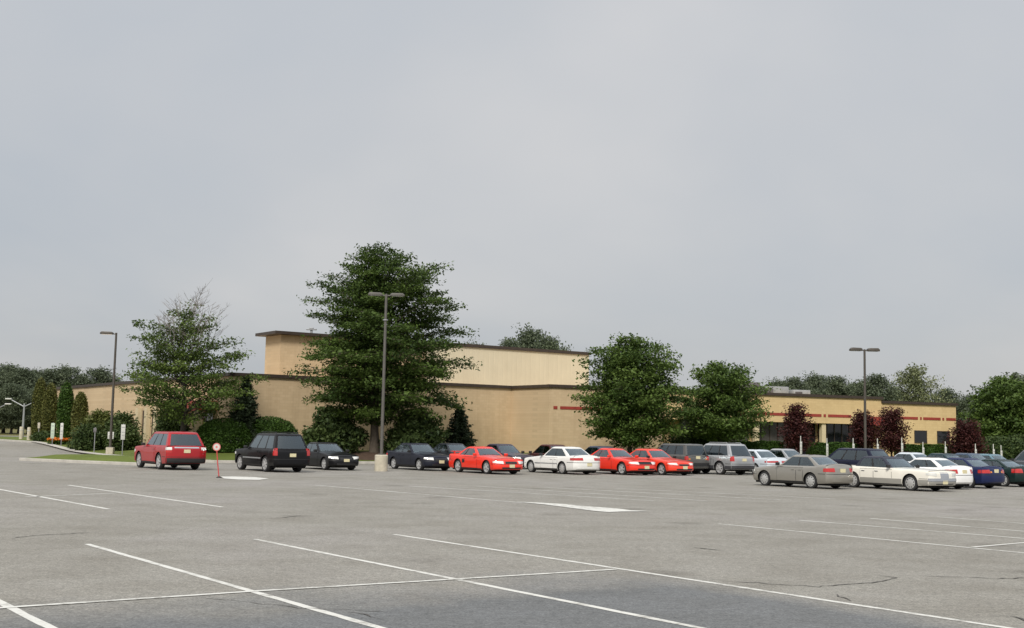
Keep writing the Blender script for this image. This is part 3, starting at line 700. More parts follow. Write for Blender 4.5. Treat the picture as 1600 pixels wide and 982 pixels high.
tree('maple_tree', 'dense rounded green tree at the corner of the tan wall, larger of two', 'tree', on(985, 84),
     prof_px(985, 704, 84, [(519, 975, 1000), (522, 955, 1052), (530, 945, 1054), (545, 930, 1052), (580, 918, 1060), (610, 908, 1066), (640, 918, 1075), (662, 932, 1062), (680, 950, 1040)]),
     .16, 80, 34, .22, 'maple_leaf', 'dark_bark', 31, spread=(.40, .17), slope=(.3, 1.0), inner=.5, subs=5, gap=.86, flat=.5, tier=.8, reach=(1.16, 1.08, 1.0, .92, .78, .55))
tree('maple_tree', 'smaller rounded green tree left of the recessed dark windows', 'tree', on(1125, 86),
     prof_px(1125, 706, 86, [(560, 1120, 1180), (568, 1095, 1182), (590, 1068, 1180), (620, 1062, 1184), (650, 1068, 1192), (675, 1060, 1165)]),
     .13, 56, 32, .22, 'maple_leaf', 'dark_bark', 37, spread=(.40, .16), slope=(.3, 1.0), inner=.45, subs=5, gap=.84, flat=.5, tier=.8, reach=(1.18, 1.08, 1.0, .9, .75, .5))
# purple plums by the wing
for lab, px, d, rows, sd_ in (
    ('purple leaved plum tree left of the single cream column', 1245, 88, [(628, 1236, 1254), (645, 1226, 1264), (665, 1219, 1270), (690, 1220, 1268)], 41),
    ('purple plum tree half hidden behind the right double lamp pole', 1347, 91, [(640, 1340, 1358), (658, 1331, 1368), (685, 1330, 1370)], 42),
    ('purple plum tree just right of the right double lamp pole', 1394, 90, [(632, 1380, 1410), (648, 1374, 1416), (670, 1370, 1419), (692, 1372, 1416)], 43),
    ('darkest purple plum tree at the right end of the building', 1511, 89, [(648, 1496, 1524), (668, 1485, 1536), (695, 1482, 1540)], 44)):
    tree('plum_tree', lab, 'tree', on(px, d), prof_px(px, 712, d, rows), .09, 42, 22, .17, 'plum_leaf', 'dark_bark', sd_, spread=(.24, .2), slope=(.6, 1.5), inner=.5, subs=4, gap=.95, fork=.7, group='purple plum trees')
# conifers
def conifer(label, px, d, wid, h, seed):
    t = thing('spruce_tree', label, 'tree', on(px, d)); rr = random.Random(seed); rg = np.random.default_rng(seed); wood = MB(); C = []; tn = []
    wood.tube([(0, 0, -.2), (0, 0, h*.97)], [.10, .01], 7)
    k = 0; z = .15
    while z < h*.97:
        R = wid*(1-z/h)**.95+.06
        for j in range(7):
            a = k*.9+j*.9+rr.uniform(-.2, .2); L_ = R*rr.uniform(.75, 1.12); e = Vector((math.cos(a)*L_, math.sin(a)*L_, z+L_*.22)); s0 = Vector((0, 0, z))
            wood.tube([s0, e], [.02, .006], 3, cap=False)
            m = int(95*L_)+22; tt = rg.uniform(.12, 1, m)[:, None]; C.append(np.array(s0)+(np.array(e)-np.array(s0))*tt+rg.normal(0, 1, (m, 3))*np.array([.09, .09, .06])*(1.2-tt*.4)); tn.append(np.full(m, rr.uniform(.25, .75)))
        k += 1; z += .22
    wood.build('trunk', M['dark_bark'], t, smooth=True); leaf_mesh('crown', np.concatenate(C), 
              .19, M['ever_leaf'], t, seed, np.concatenate(tn), .2, aspect=.4)
conifer('dark blue green spruce behind the clipped round hedge', 382, 79.0, 1.6, 4.85, 51)
conifer('small dark dense conifer against the tan wall right of the big oak', 717, 85, 1.5, 3.2, 52)
# shrubs round the oak
for lab, px, sd_ in (('large loose bush left of the oak trunk', 521, 61), ('large loose bush right of the oak trunk', 647, 62)):
    tree('rhododendron_bush', lab, 'bush', on(px, 79.4), [(.25, 1.5, 1.5), (.9, 1.75, 1.7), (1.7, 1.6, 1.6), (2.4, 1.1, 1.2), (3.0, .5, .6)], .07, 60, 34, .25, 'dark_shrub', 'dark_bark', sd_,
         spread=(.28, .2), slope=(.4, 1.2), inner=.9, subs=4, gap=.95, fork=.3, flat=.2)
# clipped hedges
shrub('round_hedge', 'big clipped dome hedge behind the red vehicle', 'hedge', on(350, 78.3), 1.85, 1.3, 2.05, 11000, .13, 'hedge_leaf', 63, 'dome', .05, stem=False)
shrub('round_hedge', 'wide clipped hedge mound behind the black sport utility vehicle', 'hedge', on(420, 79.5), 1.95, 1.2, 2.15, 11000, .13, 'hedge_leaf', 64, 'dome', .05, stem=False)
# arborvitae columns
for lab, px, d, top, wd_, sd_ in (('tallest brownish arborvitae column at the far left corner of the building', 60, 118, 592, 22, 71), ('slender brown green arborvitae column second from the far left corner', 77, 114, 600, 22, 72),
                                  ('greener broad arborvitae column in the middle of the row', 101, 110, 599, 25, 73), ('shortest pointed arborvitae column at the right of the row', 124, 105, 614, 24, 74)):
    b = on(px, d); s = F/d; h = pt(px, top, d).z-b[2]
    shrub('arborvitae', lab, 'shrub', b, wd_/s/2, wd_/s/2, h, 7000, .16, 'arb_leaf' if sd_ != 73 else 'hedge_leaf', sd_, 'column', .07, group='arborvitae columns by the wing')
# shrubbery round the left lamp
for lab, px, d, rx, h, mat, sd_, sh in (('dark rounded shrub left of the left lamp base', 140, 92, 1.15, 1.8, 'dark_shrub', 81, 'dome'), ('dark rounded shrub right of the left lamp base', 196, 90, 1.0, 1.8, 'dark_shrub', 82, 'dome'),
                                ('yellow green loose shrub tree above the dark shrubs', 158, 95, 1.5, 2.8, 'yellow_shrub', 83, 'dome'), ('green loose shrub under the thin tree', 190, 92, 1.1, 2.6, 'dark_shrub', 84, 'dome'),
                                ('small low green shrub beside the orange flowers', 72, 112, 1.2, .9, 'dark_shrub', 85, 'dome'), ('tall dark bush between doorway and thin tree trunk', 268, 83, 1.0, 3.0, 'dark_shrub', 86, 'dome'),
                                ('low dark shrub in front of the flower bed', 128, 94, .9, 1.0, 'dark_shrub', 87, 'dome')):
    if h < 1.2: shrub('shrub', lab, 'shrub', on(px, d), rx, rx*.8, h, 1200, .2, mat, sd_, sh, .25, flat=.3)
    else: tree('shrub', lab, 'shrub', on(px, d), [(.15, rx*.9, rx*.85), (h*.35, rx*1.1, rx), (h*.65, rx*.95, rx*1.05), (h*.88, rx*.6, rx*.5), (h, rx*.25, rx*.3)], .06, 46 if h < 2.5 else 60, 28, .21, mat, 'dark_bark', sd_,
               spread=(.26, .18), slope=(.3, 1.1), inner=.6, subs=4, gap=.85, fork=.3, flat=.3)
# orange flower bed
rg = np.random.default_rng(5); fb = on(103, 103)
n = 1500; a = rg.uniform(0, 6.28, n); r = np.sqrt(rg.random(n)); fC = np.stack([1.45*r*np.cos(a), .9*r*np.sin(a), .38+rg.normal(0, .06, n)], 1)
t = thing('flower_bed', 'bed of bright orange flowers in front of the arborvitae row', 'flower bed', fb)
leaf_mesh('blossoms', fC, .17, M['flower'], t, 5, rg.random(n)); fC2 = fC.copy(); fC2[:, 2] = rg.uniform(.0, .34, n); leaf_mesh('leaves', fC2, .2, M['hedge_leaf'], t, 6, rg.random(n))
# hedge strip along the right wing, in three lengths
def hedge(label, x0, x1, d0, d1, h, seed):
    a = Vector((X(x0, d0), d0)); b = Vector((X(x1, d1), d1)); L_ = (b-a).length; c = (a+b)/2; rz = math.atan2((b-a).y, (b-a).x); rg = np.random.default_rng(seed)
    t = thing('hedge', label, 'hedge', (c.x, c.y, lawn_z(c.x, c.y)), rz, 'clipped hedges along the right wing')
    n = int(L_*900); q = rg.random(n); x = rg.uniform(-L_/2, L_/2, n); side = rg.random(n) < .5
    y = np.where(side, -.45+np.abs(rg.normal(0, .05, n)), rg.uniform(-.45, .45, n)); z = np.where(side, rg.uniform(0.02, h, n), h-np.abs(rg.normal(0, .05, n)))
    wv = .06*np.sin(x*2.1)+.05*np.sin(x*5.3+1)
    C = np.stack([x, y+wv*.6, z*(1+wv*.5)], 1)
    X_, Y_ = L_/2-.05, .36
    cv = [(sx*X_, sy*Y_, sz) for sx in (-1, 1) for sy in (-1, 1) for sz in (-.1, h-.1)]
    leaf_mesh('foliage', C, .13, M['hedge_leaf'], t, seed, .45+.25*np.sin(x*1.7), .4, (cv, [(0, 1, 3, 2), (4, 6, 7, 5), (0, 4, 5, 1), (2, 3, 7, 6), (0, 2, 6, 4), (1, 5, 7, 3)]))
hedge('clipped green hedge under the grey windows, left of the first purple plum', 1150, 1222, 88.5, 89.3, 1.2, 91)
hedge('clipped green hedge between the first plum and the right lamp pole', 1262, 1340, 90, 91.2, 1.2, 92)
hedge('clipped green hedge below the two small square windows', 1400, 1488, 92, 93.5, 1.2, 93)

# woodland behind, and the big trees at the right edge
wood_protos = []
for k, (mat, sd_, gp) in enumerate((('far_haze_leaf', 101, .95), ('far_haze_leaf', 102, .9), ('pale_leaf', 103, .62))):
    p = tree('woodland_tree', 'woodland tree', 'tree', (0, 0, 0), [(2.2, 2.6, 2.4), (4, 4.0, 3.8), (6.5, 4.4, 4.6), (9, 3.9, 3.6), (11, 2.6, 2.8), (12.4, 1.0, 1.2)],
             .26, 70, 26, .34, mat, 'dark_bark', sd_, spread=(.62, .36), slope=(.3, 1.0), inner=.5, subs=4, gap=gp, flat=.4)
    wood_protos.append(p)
def woodland(label, px, d, topy, kind, rz, wide=1.0, group=None, used=[0, 0, 0]):
    x = X(px, d); z = gz(x, d); h = pt(px, topy, d).z-z; s = h/12.6
    o = wood_protos[kind] if not used[kind] else copy_tree(wood_protos[kind])
    used[kind] = 1
    o.location = (x, d, z-.1); o.rotation_euler = (0, 0, rz); o.scale = (s*wide, s*wide, s); tag(o, label, 'tree', group)
    if not group and 'group' in o: del o['group']
LW = 'woodland trees beyond the road at far left'
wl = [(-25, 230, 571), (6, 236, 568), (30, 228, 574), (52, 240, 577), (74, 232, 576), (98, 236, 571), (122, 242, 585), (152, 236, 574), (175, 246, 590), (18, 205, 598), (-5, 212, 610), (44, 212, 606), (205, 250, 598), (-45, 215, 590), (66, 216, 616), (90, 222, 620)]
ll = ['dull olive tree of the far left wood, at the left picture edge', 'tall olive tree topping the far left wood at its left end', 'rounded dark tree in the far left wood above the three armed lamp', 'dark tree in the far wood straight above the building corner', 'dark tree in the far wood above the tallest arborvitae',
      'broad dark tree of the far wood above the arborvitae row', 'lower tree at the right slope of the far wood', 'separate rounded far tree just left of the left lamp pole', 'far tree showing right of the left lamp pole above the roof', 'near front tree of the far wood behind the three armed lamp',
      'front tree of the far wood at the left edge, low', 'front tree of the far wood touching the building corner', 'far tree mostly behind the thin tree', 'half seen tree beyond the left edge of the far wood', 'low front tree behind the tallest arborvitae', 'low front tree behind the arborvitae row']
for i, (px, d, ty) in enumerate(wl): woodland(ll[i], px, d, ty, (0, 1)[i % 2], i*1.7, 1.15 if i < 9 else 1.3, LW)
rw = [(1240, 150, 588, 0), (1275, 158, 583, 1), (1310, 150, 586, 0), (1340, 160, 596, 1), (1368, 146, 583, 0), (1432, 150, 570, 2), (1478, 158, 606, 1), (1515, 150, 616, 0), (1400, 165, 606, 0), (1545, 140, 612, 1), (1216, 165, 592, 1)]
rl = ['rounded green tree behind the roof units, leftmost above the wing roof', 'green tree rising behind the long rooftop unit', 'green tree above the wing roof, midway to the lamp', 'low green tree between roof and right double lamp', 'dark green tree directly behind the right double lamp pole',
      'pale loose airy tree right of the double lamp, above the wing roof', 'mid green tree right of the pale airy tree', 'low green tree above the end of the wing roof', 'low green tree under the pale airy tree, behind the roof', 'green tree between the wing end and the big right tree', 'small tree seen just right of the smaller rounded street tree']
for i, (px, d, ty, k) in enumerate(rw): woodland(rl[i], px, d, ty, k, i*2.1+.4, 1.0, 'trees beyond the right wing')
cw = [(795, 150, 528, 0), (826, 155, 510, 1), (858, 150, 524, 0), (735, 165, 534, 1)]
cl_ = ['far tree peeping over the cream upper roof, left lobe', 'highest far tree peeping over the cream upper roof', 'far tree peeping over the cream upper roof, right lobe', 'tip of a far tree where oak and upper roof meet']
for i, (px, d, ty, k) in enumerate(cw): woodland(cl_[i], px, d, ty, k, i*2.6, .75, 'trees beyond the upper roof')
tree('broad_tree', 'dark green broad tree at the right picture edge beyond the purple plum', 'tree', on(1572, 104),
     prof_px(1572, 712, 104, [(588, 1562, 1600), (604, 1536, 1625), (630, 1524, 1640), (660, 1520, 1640), (690, 1530, 1635)]), .2, 80, 22, .30, 'maple_leaf', 'dark_bark', 111, spread=(.5, .22), slope=(.2, .9), inner=.4, subs=5, gap=.9)
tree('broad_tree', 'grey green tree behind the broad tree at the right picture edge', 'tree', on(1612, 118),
     prof_px(1612, 706, 118, [(580, 1592, 1630), (598, 1568, 1650), (640, 1560, 1660), (690, 1566, 1660)]), .2, 60, 20, .34, 'far_haze_leaf', 'dark_bark', 112, spread=(.5, .25), slope=(.2, .9), inner=.4, subs=5, gap=.85)
shrub('shrub', 'low dense green shrub below the broad tree at the right edge', 'shrub', on(1560, 92), 2.0, 1.3, 1.9, 3600, .2, 'dark_shrub', 113, 'dome', .25)
shrub('shrub', 'low green shrub at the right picture edge behind the grey vehicle', 'shrub', on(1604, 93), 2.2, 1.3, 2.1, 3600, .2, 'dark_shrub', 114, 'dome', .25)
shrub('shrub', 'shaded shrub mass under the two rounded street trees', 'shrub', on(1085, 87.5), 2.2, 1.0, 1.9, 3600, .2, 'dark_shrub', 115, 'dome', .25)

# ---------------------------------------------------------------- lamp posts, signs, bollards
def lamp(label, loc, h, heads, base_r, base_h, pole_r=.085, mat='pole', rz=0, square=False, HL=.72, HT=1.0):
    t = thing('street_lamp', label, 'street lamp', loc, rz, 'parking lot lamp posts')
    mb = MB()
    if square: mb.box((0, 0, base_h/2-.1), (base_r*2, base_r*2, base_h+.2)); mb.build('base', M['base_conc'], t, bevel=.03)
    else: mb.lathe([(0, -.2), (base_r, -.2), (base_r, base_h-.04), (base_r-.04, base_h), (0, base_h)], n=24); mb.build('base', M['base_conc'], t, smooth=True)
    mb = MB(); mb.box((0, 0, base_h+.02), (.34, .34, .05)); mb.build('base_plate', M[mat], t, bevel=.01)
    mb = MB(); mb.tube([(0, 0, base_h), (0, 0, h-.05)], [pole_r, pole_r*.75], 12); mb.build('pole', M[mat], t, smooth=True)
    for s in heads:
        mb = MB(); mb.tube([(0, 0, h-.14), (s*.38, 0, h-.12)], .035, 8); mb.build('arm', M[mat], t, smooth=True)
        mb = MB(); L_ = HL
        pr = [(-.5*L_, -.05), (-.5*L_, .04), (-.38*L_, .09), (.36*L_, .10), (.5*L_, .03), (.5*L_, -.05)]
        V = [(s*(.2+.5*L_+a), y, h-.10+b*HT) for y in (-.19, .19) for a, b in pr]; n_ = len(pr)
        mb.add(V, [tuple(range(n_)), tuple(range(n_, 2*n_))[::-1]]+[(i, (i+1) % n_, n_+(i+1) % n_, n_+i) for i in range(n_)])
        hd = mb.build('lamp_head', M[mat], t, bevel=.015)
        mb = MB(); mb.box((s*(.2+.5*L_), 0, h-.107-.05*HT), (L_*.8, .3, .012)); mb.build('lens', M['lamp'], hd)
    return t
xm = X(597, 62); l = lamp('double headed lamp post on a round concrete base in front of the oak', (xm, 62, 0), pt(597, 458, 62).z, (-1, 1), .33, .82, .085, 'pole_pale', math.radians(8))
mb = MB(); mb.lathe([(.11, 0), (.13, 0), (.13, .06), (.11, .06)], (0, 0, 7.6), 14); mb.build('pole_band', M['galv'], l, smooth=True)
b = on(174, 83); zt = pt(178, 518, 83).z
lamp('single headed lamp post at the left above the dark shrubs', (b[0], b[1], b[2]-.05), zt-b[2], (-1,), .24, .5, .095, 'pole', math.radians(4), True, .85, 1.2)
b = on(1352, 86); lamp('double headed lamp post in front of the right wing', (b[0], b[1], b[2]-.05), pt(1352, 544, 86).z-b[2], (-1, 1), .28, .5, .10, 'pole', math.radians(6), False, .86, 1.5)

def sign(label, px, d, topy, sw, sh, face, pole='galv', group='parking signs', rz=0, drop=.05, wide_low=False):
    b = on(px, d); h = pt(px, topy, d).z-b[2]
    t = thing('parking_sign', label, 'sign', b, rz, group)
    mb = MB(); mb.tube([(0, 0, -.1), (0, 0, h)], .03, 8); mb.build('post', M[pole], t, smooth=True)
    if sw:
        mb = MB(); z1 = h-drop; mb.box((0, -.04, z1-sh/2), (sw, .02, sh)); pl = mb.build('sign_panel', M[face], t, bevel=.006)
        mb = MB(); mb.box((0, -.056, z1-sh*.18), (sw*.72, .006, sh*.05)); mb.box((0, -.056, z1-sh*.5), (sw*.72, .006, sh*.04)); mb.box((0, -.056, z1-sh*.7), (sw*.6, .006, sh*.04))
        mb.build('lettering', M['galv'], pl)
    return t
RS = 'narrow white signs along the right hedge'
for i, (px, ty, lab) in enumerate(((1251, 681.5, 'narrow white sign in front of the leftmost purple plum'), (1292, 685, 'narrow white sign just right of the single cream column'), (1333, 685, 'narrow white sign left of the right lamp pole'), (1371, 685.5, 'narrow white sign just right of the right lamp pole'),
                          (1409, 684, 'narrow white sign at the right side of the lamp plum tree'), (1442, 691, 'narrow white sign under the left small square window'), (1477, 690, 'narrow white sign under the right small square window'),
                          (1524, 693.5, 'narrow white sign in front of the darkest plum tree'), (1552, 694, 'narrow white sign right of the darkest plum tree'), (1564, 696, 'rightmost narrow white sign, next to the grey vehicle'))):
    sign(lab, px, 83.5+.012*(px-1250), ty, .17, .85, 'signw', 'signw', RS, math.radians(24), .38)
LS = 'sign posts by the left shrubs'
sign('pale green sign on a post in front of the arborvitae row', 83, 101, 660.5, .30, 1.25, 'signg', 'galv', LS)
sign('white sign on a post right of the pale green sign', 97, 100, 660.5, .24, 1.3, 'signw', 'galv', LS)
sign('tall white sign on a post right of the left lamp base', 193, 80, 662.5, .27, .98, 'signw', 'galv', LS)
sign('dark sign on a bare grey post among the dark shrubs', 149, 86, 668, .22, .3, 'hvac_dark', 'galv', LS)
sign('short white sign low behind the left lamp pole', 174, 84.5, 674, .42, .48, 'signw', 'galv', LS)
sign('dull faded sign at the foot of the leftmost arborvitae', 61, 112, 660, .22, .5, 'base_conc', 'galv', LS)
def bollard(label, px, d, topy, r):
    b = on(px, d) if px > 20 else (X(px, d), d, gz(X(px, d), d)); h = pt(px, topy, d).z-b[2]; t = thing('bollard', label, 'bollard', b, 0, 'concrete bollards at the far left corner')
    mb = MB(); mb.lathe([(0, -.1), (r, -.1), (r, h-.08), (r*.8, h), (0, h)], n=14); mb.build('post', M['base_conc'], t, smooth=True)
    mb = MB(); mb.lathe([(r, 0), (r+.012, 0), (r+.012, .1), (r, .1)], (0, 0, h*.7), 14); mb.build('band', M['signw'], t, smooth=True)
bollard('pale concrete bollard beside the far left building corner', 46, 121, 668, .18)
bollard('greyer concrete bollard left of the building corner', 34, 128, 667, .20)
def armlamp(label, px, d, topy, arms):
    x = X(px, d); z = gz(x, d); h = pt(px, topy, d).z-z; t = thing('street_lamp', label, 'street lamp', (x, d, z), 0, 'pale armed lamps beyond the road')
    mb = MB(); mb.tube([(0, 0, -.1), (0, 0, h-.6)], [.16, .10], 8); mb.build('pole', M['galv'], t, smooth=True)
    for s in arms:
        mb = MB(); mb.tube([(0, 0, h-1.0), (s*.9, 0, h-.55), (s*1.7, 0, h-.15)], [.07, .06, .05], 6); mb.build('arm', M['galv'], t, smooth=True)
        mb = MB(); mb.box((s*1.95, 0, h-.08), (.75, .3, .16)); mb.build('lamp_head', M['signw'], t, bevel=.04)
armlamp('pale grey lamp with two rising arms before the far left wood', 36, 150, 623, (-1, 1))
armlamp('pale grey lamp with one arm at the left picture edge', -14, 152, 630, (1,))

# leaning red marker with a round white head
b = g(342, 747); t = thing('marker_post', 'leaning red marker stick with round white head on the pavement', 'marker post', (b.x, b.y, 0))
mb = MB(); mb.lathe([(0, 0), (.11, 0), (.10, .03), (.03, .06), (0, .06)], n=14); mb.build('foot', M['black'], t, smooth=True)
top = Vector((-.13, 0, 1.08)); mb = MB(); mb.tube([(0, 0, .04), (-.08, 0, .62), tuple(top)], .022, 8); mb.build('stick', pbr('marker red paint', (.48, .05, .05), .5, var=.1), t, smooth=True)
mb = MB(); mb.lathe([(0, -.012), (.15, -.012), (.15, .012), (0, .012)], (top.x-.012, 0, top.z+.14), 22, 'y'); hd = mb.build('round_head', M['signw'], t, smooth=True)
mb = MB(); mb.lathe([(.125, -.016), (.158, -.016), (.158, .016), (.125, .016)], (top.x-.012, 0, top.z+.14), 22, 'y'); mb.lathe([(0, -.016), (.045, -.016), (.045, .016), (0, .016)], (top.x-.012, 0, top.z+.14), 14, 'y'); mb.build('red_ring', pbr('ring pink red', (.55, .16, .14), .5, var=.1), hd, smooth=True)


# ---------------------------------------------------------------- cars
PT = {}
def paint(name, col, metal=.0, rough=.35):
    if name not in PT: PT[name] = pbr(name, col, rough, metal, coat=.6 if max(col) > .1 else .22, var=.05, vscale=1.5, spec=.3 if max(col) > .1 else .16)
    return PT[name]
WHEELS = {}
def wheel_meshes(r, style):
    k = (round(r, 3), style)
    if k in WHEELS: return WHEELS[k]
    w_ = .21 if style != 'suv' else .245; rr_ = r*.71
    mb = MB(); mb.lathe([(rr_, -w_/2), (r*.93, -w_/2), (r*.985, -w_/2+.03), (r, 0), (r*.985, w_/2-.03), (r*.93, w_/2), (rr_, w_/2), (rr_, -w_/2)], n=28, axis='y')
    ty = mb.build('wheel', M['tyre'], None, smooth=True); me1 = ty.data; bpy.data.objects.remove(ty)
    mb = MB(); o = w_/2-.012
    mb.lathe([(rr_, -w_/2), (rr_*1.0, o+.01), (rr_*.90, o+.012), (rr_*.88, o-.04), (rr_*.5, o-.05), (0, o-.05)], n=28, axis='y')
    if style == 'cap':
        mb.lathe([(rr_*.88, o), (rr_*.6, o+.02), (rr_*.25, o+.03), (0, o+.034)], n=28, axis='y')
        for i in range(9):
            a = 2*math.pi*i/9; c = (math.cos(a)*rr_*.72, o+.008, math.sin(a)*rr_*.72)
            mb.lathe([(.0, -.006), (.028, -.006), (.028, .006), (0, .008)], c, 8, 'y', mi=1)
    else:
        n = 5 if style == 'spoke' else 6
        for i in range(n):
            a = 2*math.pi*i/n; ca, sa = math.cos(a), math.sin(a); hw = rr_*.15
            V = []
            for rad, ww_, yy in ((rr_*.12, hw*1.1, o+.012), (rr_*.92, hw*.85, o+.002)):
                for q in (-1, 1):
                    for dy in (0, -.04): V.append((ca*rad-sa*ww_*q, yy+dy, sa*rad+ca*ww_*q))
            mb.add(V, [(0, 2, 6, 4), (1, 5, 7, 3), (0, 4, 5, 1), (2, 3, 7, 6), (0, 1, 3, 2), (4, 6, 7, 5)])
        mb.lathe([(rr_*.24, o-.04), (rr_*.24, o+.018), (rr_*.12, o+.028), (0, o+.028)], n=14, axis='y')
        mb.lathe([(rr_*.87, o-.046), (rr_*.3, o-.049), (0, o-.048)], n=20, axis='y', mi=1)
    ri = mb.build('rim', [M['rim'] if style != 'cap' else M['hub'], M['black']], None, smooth=True, sharp=35); me2 = ri.data; bpy.data.objects.remove(ri)
    WHEELS[k] = (me1, me2); return WHEELS[k]

BASE = dict(L=4.5, W=1.72, H=1.40, wb=2.62, fo=.90, r=.31, gc=.19, belt=.90, hoodf=.70, deck=.93, cowl=.62, xr1=.02, xr2=-.98, xb=-1.62, dF=.34, dR=.24,
            wr=.27, doors=4, style='cap', p=4, lamp_z=(.56, .70), tail_z=(.66, .86), tail_t=(.55, 1.0), tail_x=.22, head_x=.34, bump=.0, box=0, cab_in=.10, plateF=True)
def interp(pts, x): return float(np.interp(x, [p[0] for p in pts], [p[1] for p in pts]))
def car(name, label, cat, px, d, front, col, group=None, **kw):
    q = dict(BASE); q.update(kw); g_ = q.get
    L, W, H = q['L'], q['W']/2, q['H']; xf, xr = L/2, -L/2; wf = xf-q['fo']; wr_ = wf-q['wb']; r = q['r']
    az = math.radians(-35.5+q.get('turn', 0)) if not front else math.radians(180-35.5+q.get('turn', 0))
    # heading azimuth measured clockwise from +Y
    hx, hy = math.sin(az), math.cos(az)
    x = X(px, d); t = thing(name, label, cat, (x, d, gz(x, d)), math.atan2(hy, hx), group)
    body_m = paint(*col)
    # profiles
    xb, cow = q['xb'], q['cowl']
    sh = sorted([(xr-.01, q['deck']-.05), (xr+.12, q['deck']), (xb, max(q['deck'], q['belt']+.02) if q['deck'] > q['belt']-.1 else q['belt']), (xb+.25, q['belt']+.015), (0, q['belt']), (cow, q['belt']-.005), (xf-.45, (q['belt']*.35+q['hoodf']*.65)), (xf-.12, q['hoodf']), (xf+.01, q['hoodf']-.05)])
    def zs(x_): return interp(sh, x_)
    def zb0(x_): return q['gc']+.05*ss(.55, 1, abs(x_)/(L/2))
    Ra = r+.055
    def zb(x_):
        z = zb0(x_)
        for xw in (wf, wr_):
            dx = abs(x_-xw)
            if dx < Ra: z = max(z, r+math.sqrt(max(0, Ra*Ra-dx*dx)))
        return z
    bx = q['box']
    lv = [0, .10, .28, .5, .68, .84, .94, 1.0]
    sidein = [.055, .015, 0, 0, .004, .014, .036, .085] if not bx else [.04, .01, 0, 0, 0, .006, .02, .05]
    endin = [.07, .01, 0, .015, .05, .085, .12, .17] if not bx else [.05, 0, 0, .01, .02, .03, .05, .09]
    tf = [0, .18, .36, .54, .68, .8, .89, .95, .985, 1]
    sx = set()
    for xw in (wf, wr_):
        for k in range(13): sx.add(round(xw+Ra*math.cos(math.pi*k/12), 4))
        sx.add(round(xw+Ra+.004, 4)); sx.add(round(xw-Ra-.004, 4))
    lo_, hi_ = xr+q['dR'], xf-q['dF']
    for k in range(22): sx.add(round(lo_+(hi_-lo_)*k/21, 4))
    sx = sorted([s for s in sx if lo_+1e-3 < s < hi_-1e-3], reverse=True)
    ol = [(xf-q['dF']*u**q['p'], W*u) for u in tf]+[(s, W) for s in sx]+[(xr+q['dR']*u**q['p'], W*u) for u in tf[::-1]]
    no = []
    for i in range(len(ol)):
        a, b_ = ol[max(0, i-1)], ol[min(len(ol)-1, i+1)]; tx, ty = b_[0]-a[0], b_[1]-a[1]; l_ = math.hypot(tx, ty); no.append((-ty/l_, tx/l_))
    no = [((-n[0], -n[1]) if (n[0]*o_[0]/(L/2)+n[1]*o_[1]/W) < 0 else n) for n, o_ in zip(no, ol)]
    no[0] = (1, 0); no[-1] = (-1, 0)
    cum = [0]
    for a, b_ in zip(ol[:-1], ol[1:]): cum.append(cum[-1]+math.hypot(b_[0]-a[0], b_[1]-a[1]))
    def at(i, z, off_=0):
        (ox, oy), (nx, ny) = ol[i], no[i]; v = max(0, min(1, (z-zb0(ox))/(zs(ox)-zb0(ox))))
        e = nx*nx; ins = interp(list(zip(lv, sidein)), v)*(1-e)+interp(list(zip(lv, endin)), v)*e
        ins -= q['bump']*e*(1 if .08 < v < .42 else 0)
        return (ox-nx*(ins-off_), oy-ny*(ins-off_), z)
    def at_s(s, z, off_=0):
        i = int(np.searchsorted(cum, s)); i = min(max(i, 1), len(cum)-1); f = (s-cum[i-1])/max(1e-9, cum[i]-cum[i-1])
        a, b_ = at(i-1, z, off_), at(i, z, off_); return tuple(a[k]+(b_[k]-a[k])*f for k in range(3))
    nF = len(tf); S_front = lambda u: float(np.interp(u, tf, cum[:nF])); S_rear = lambda u: float(np.interp(u, tf, cum[::-1][:nF]))
    def S_x(x_): return cum[nF-1]+(hi_-x_)
    # body skin
    mb = MB(); K = len(lv); NN = len(ol); V = []
    for sgn in (1, -1):
        for i in range(NN):
            z0, z1 = zb(ol[i][0]), zs(ol[i][0])
            for v in lv:
                p_ = at(i, z0+(z1-z0)*v); V.append((p_[0], p_[1]*sgn, p_[2]))
    Fc = []
    for s in (0, 1):
        o_ = s*NN*K
        for i in range(NN-1):
            for k in range(K-1): Fc.append((o_+i*K+k, o_+(i+1)*K+k, o_+(i+1)*K+k+1, o_+i*K+k+1))
    mb.add(V, Fc)
    tv = [1, .8, .45, 0, -.45, -.8, -1]; V = []; cr = q.get('crown', .055)
    for i in range(NN):
        p_ = at(i, zs(ol[i][0])); c_ = cr*min(1, ol[i][1]/(W*.8))
        for k in tv: V.append((p_[0], p_[1]*k, p_[2]+c_*(1-k*k)))
    m_ = len(tv); mb.add(V, [(i*m_+k, (i+1)*m_+k, (i+1)*m_+k+1, i*m_+k+1) for i in range(NN-1) for k in range(m_-1)])
    mb.build('body', body_m, t, smooth=True, weld=True, sharp=32)
    mb = MB(); mb.box(((xf+xr)/2, 0, (q['gc']+.52)/2-.015), (L*.88, W*2-.42, .5-q['gc']+.1)); mb.build('underbody', M['under'], t)
    # cabin
    z0 = q['belt']-.05; x1, x2 = q['xr1'], q['xr2']; w0 = W-q['cab_in']; w1 = W-q['wr']
    cab_m = paint(*q['roof']) if g_('roof') else body_m
    if q['doors'] == 4: sp = q.get('wins', [(.05, .47), (.50, .91)])
    else: sp = q.get('wins', [(.07, .61), (.64, .90)])
    ct_ = [0, .25, .5, .7, .87, .95, 1]; ed = sorted(x_ for p_ in sp for x_ in p_)
    st_ = sorted(ed+[k/12 for k in range(1, 12) if all(abs(k/12-x_) > .025 for x_ in ed)])
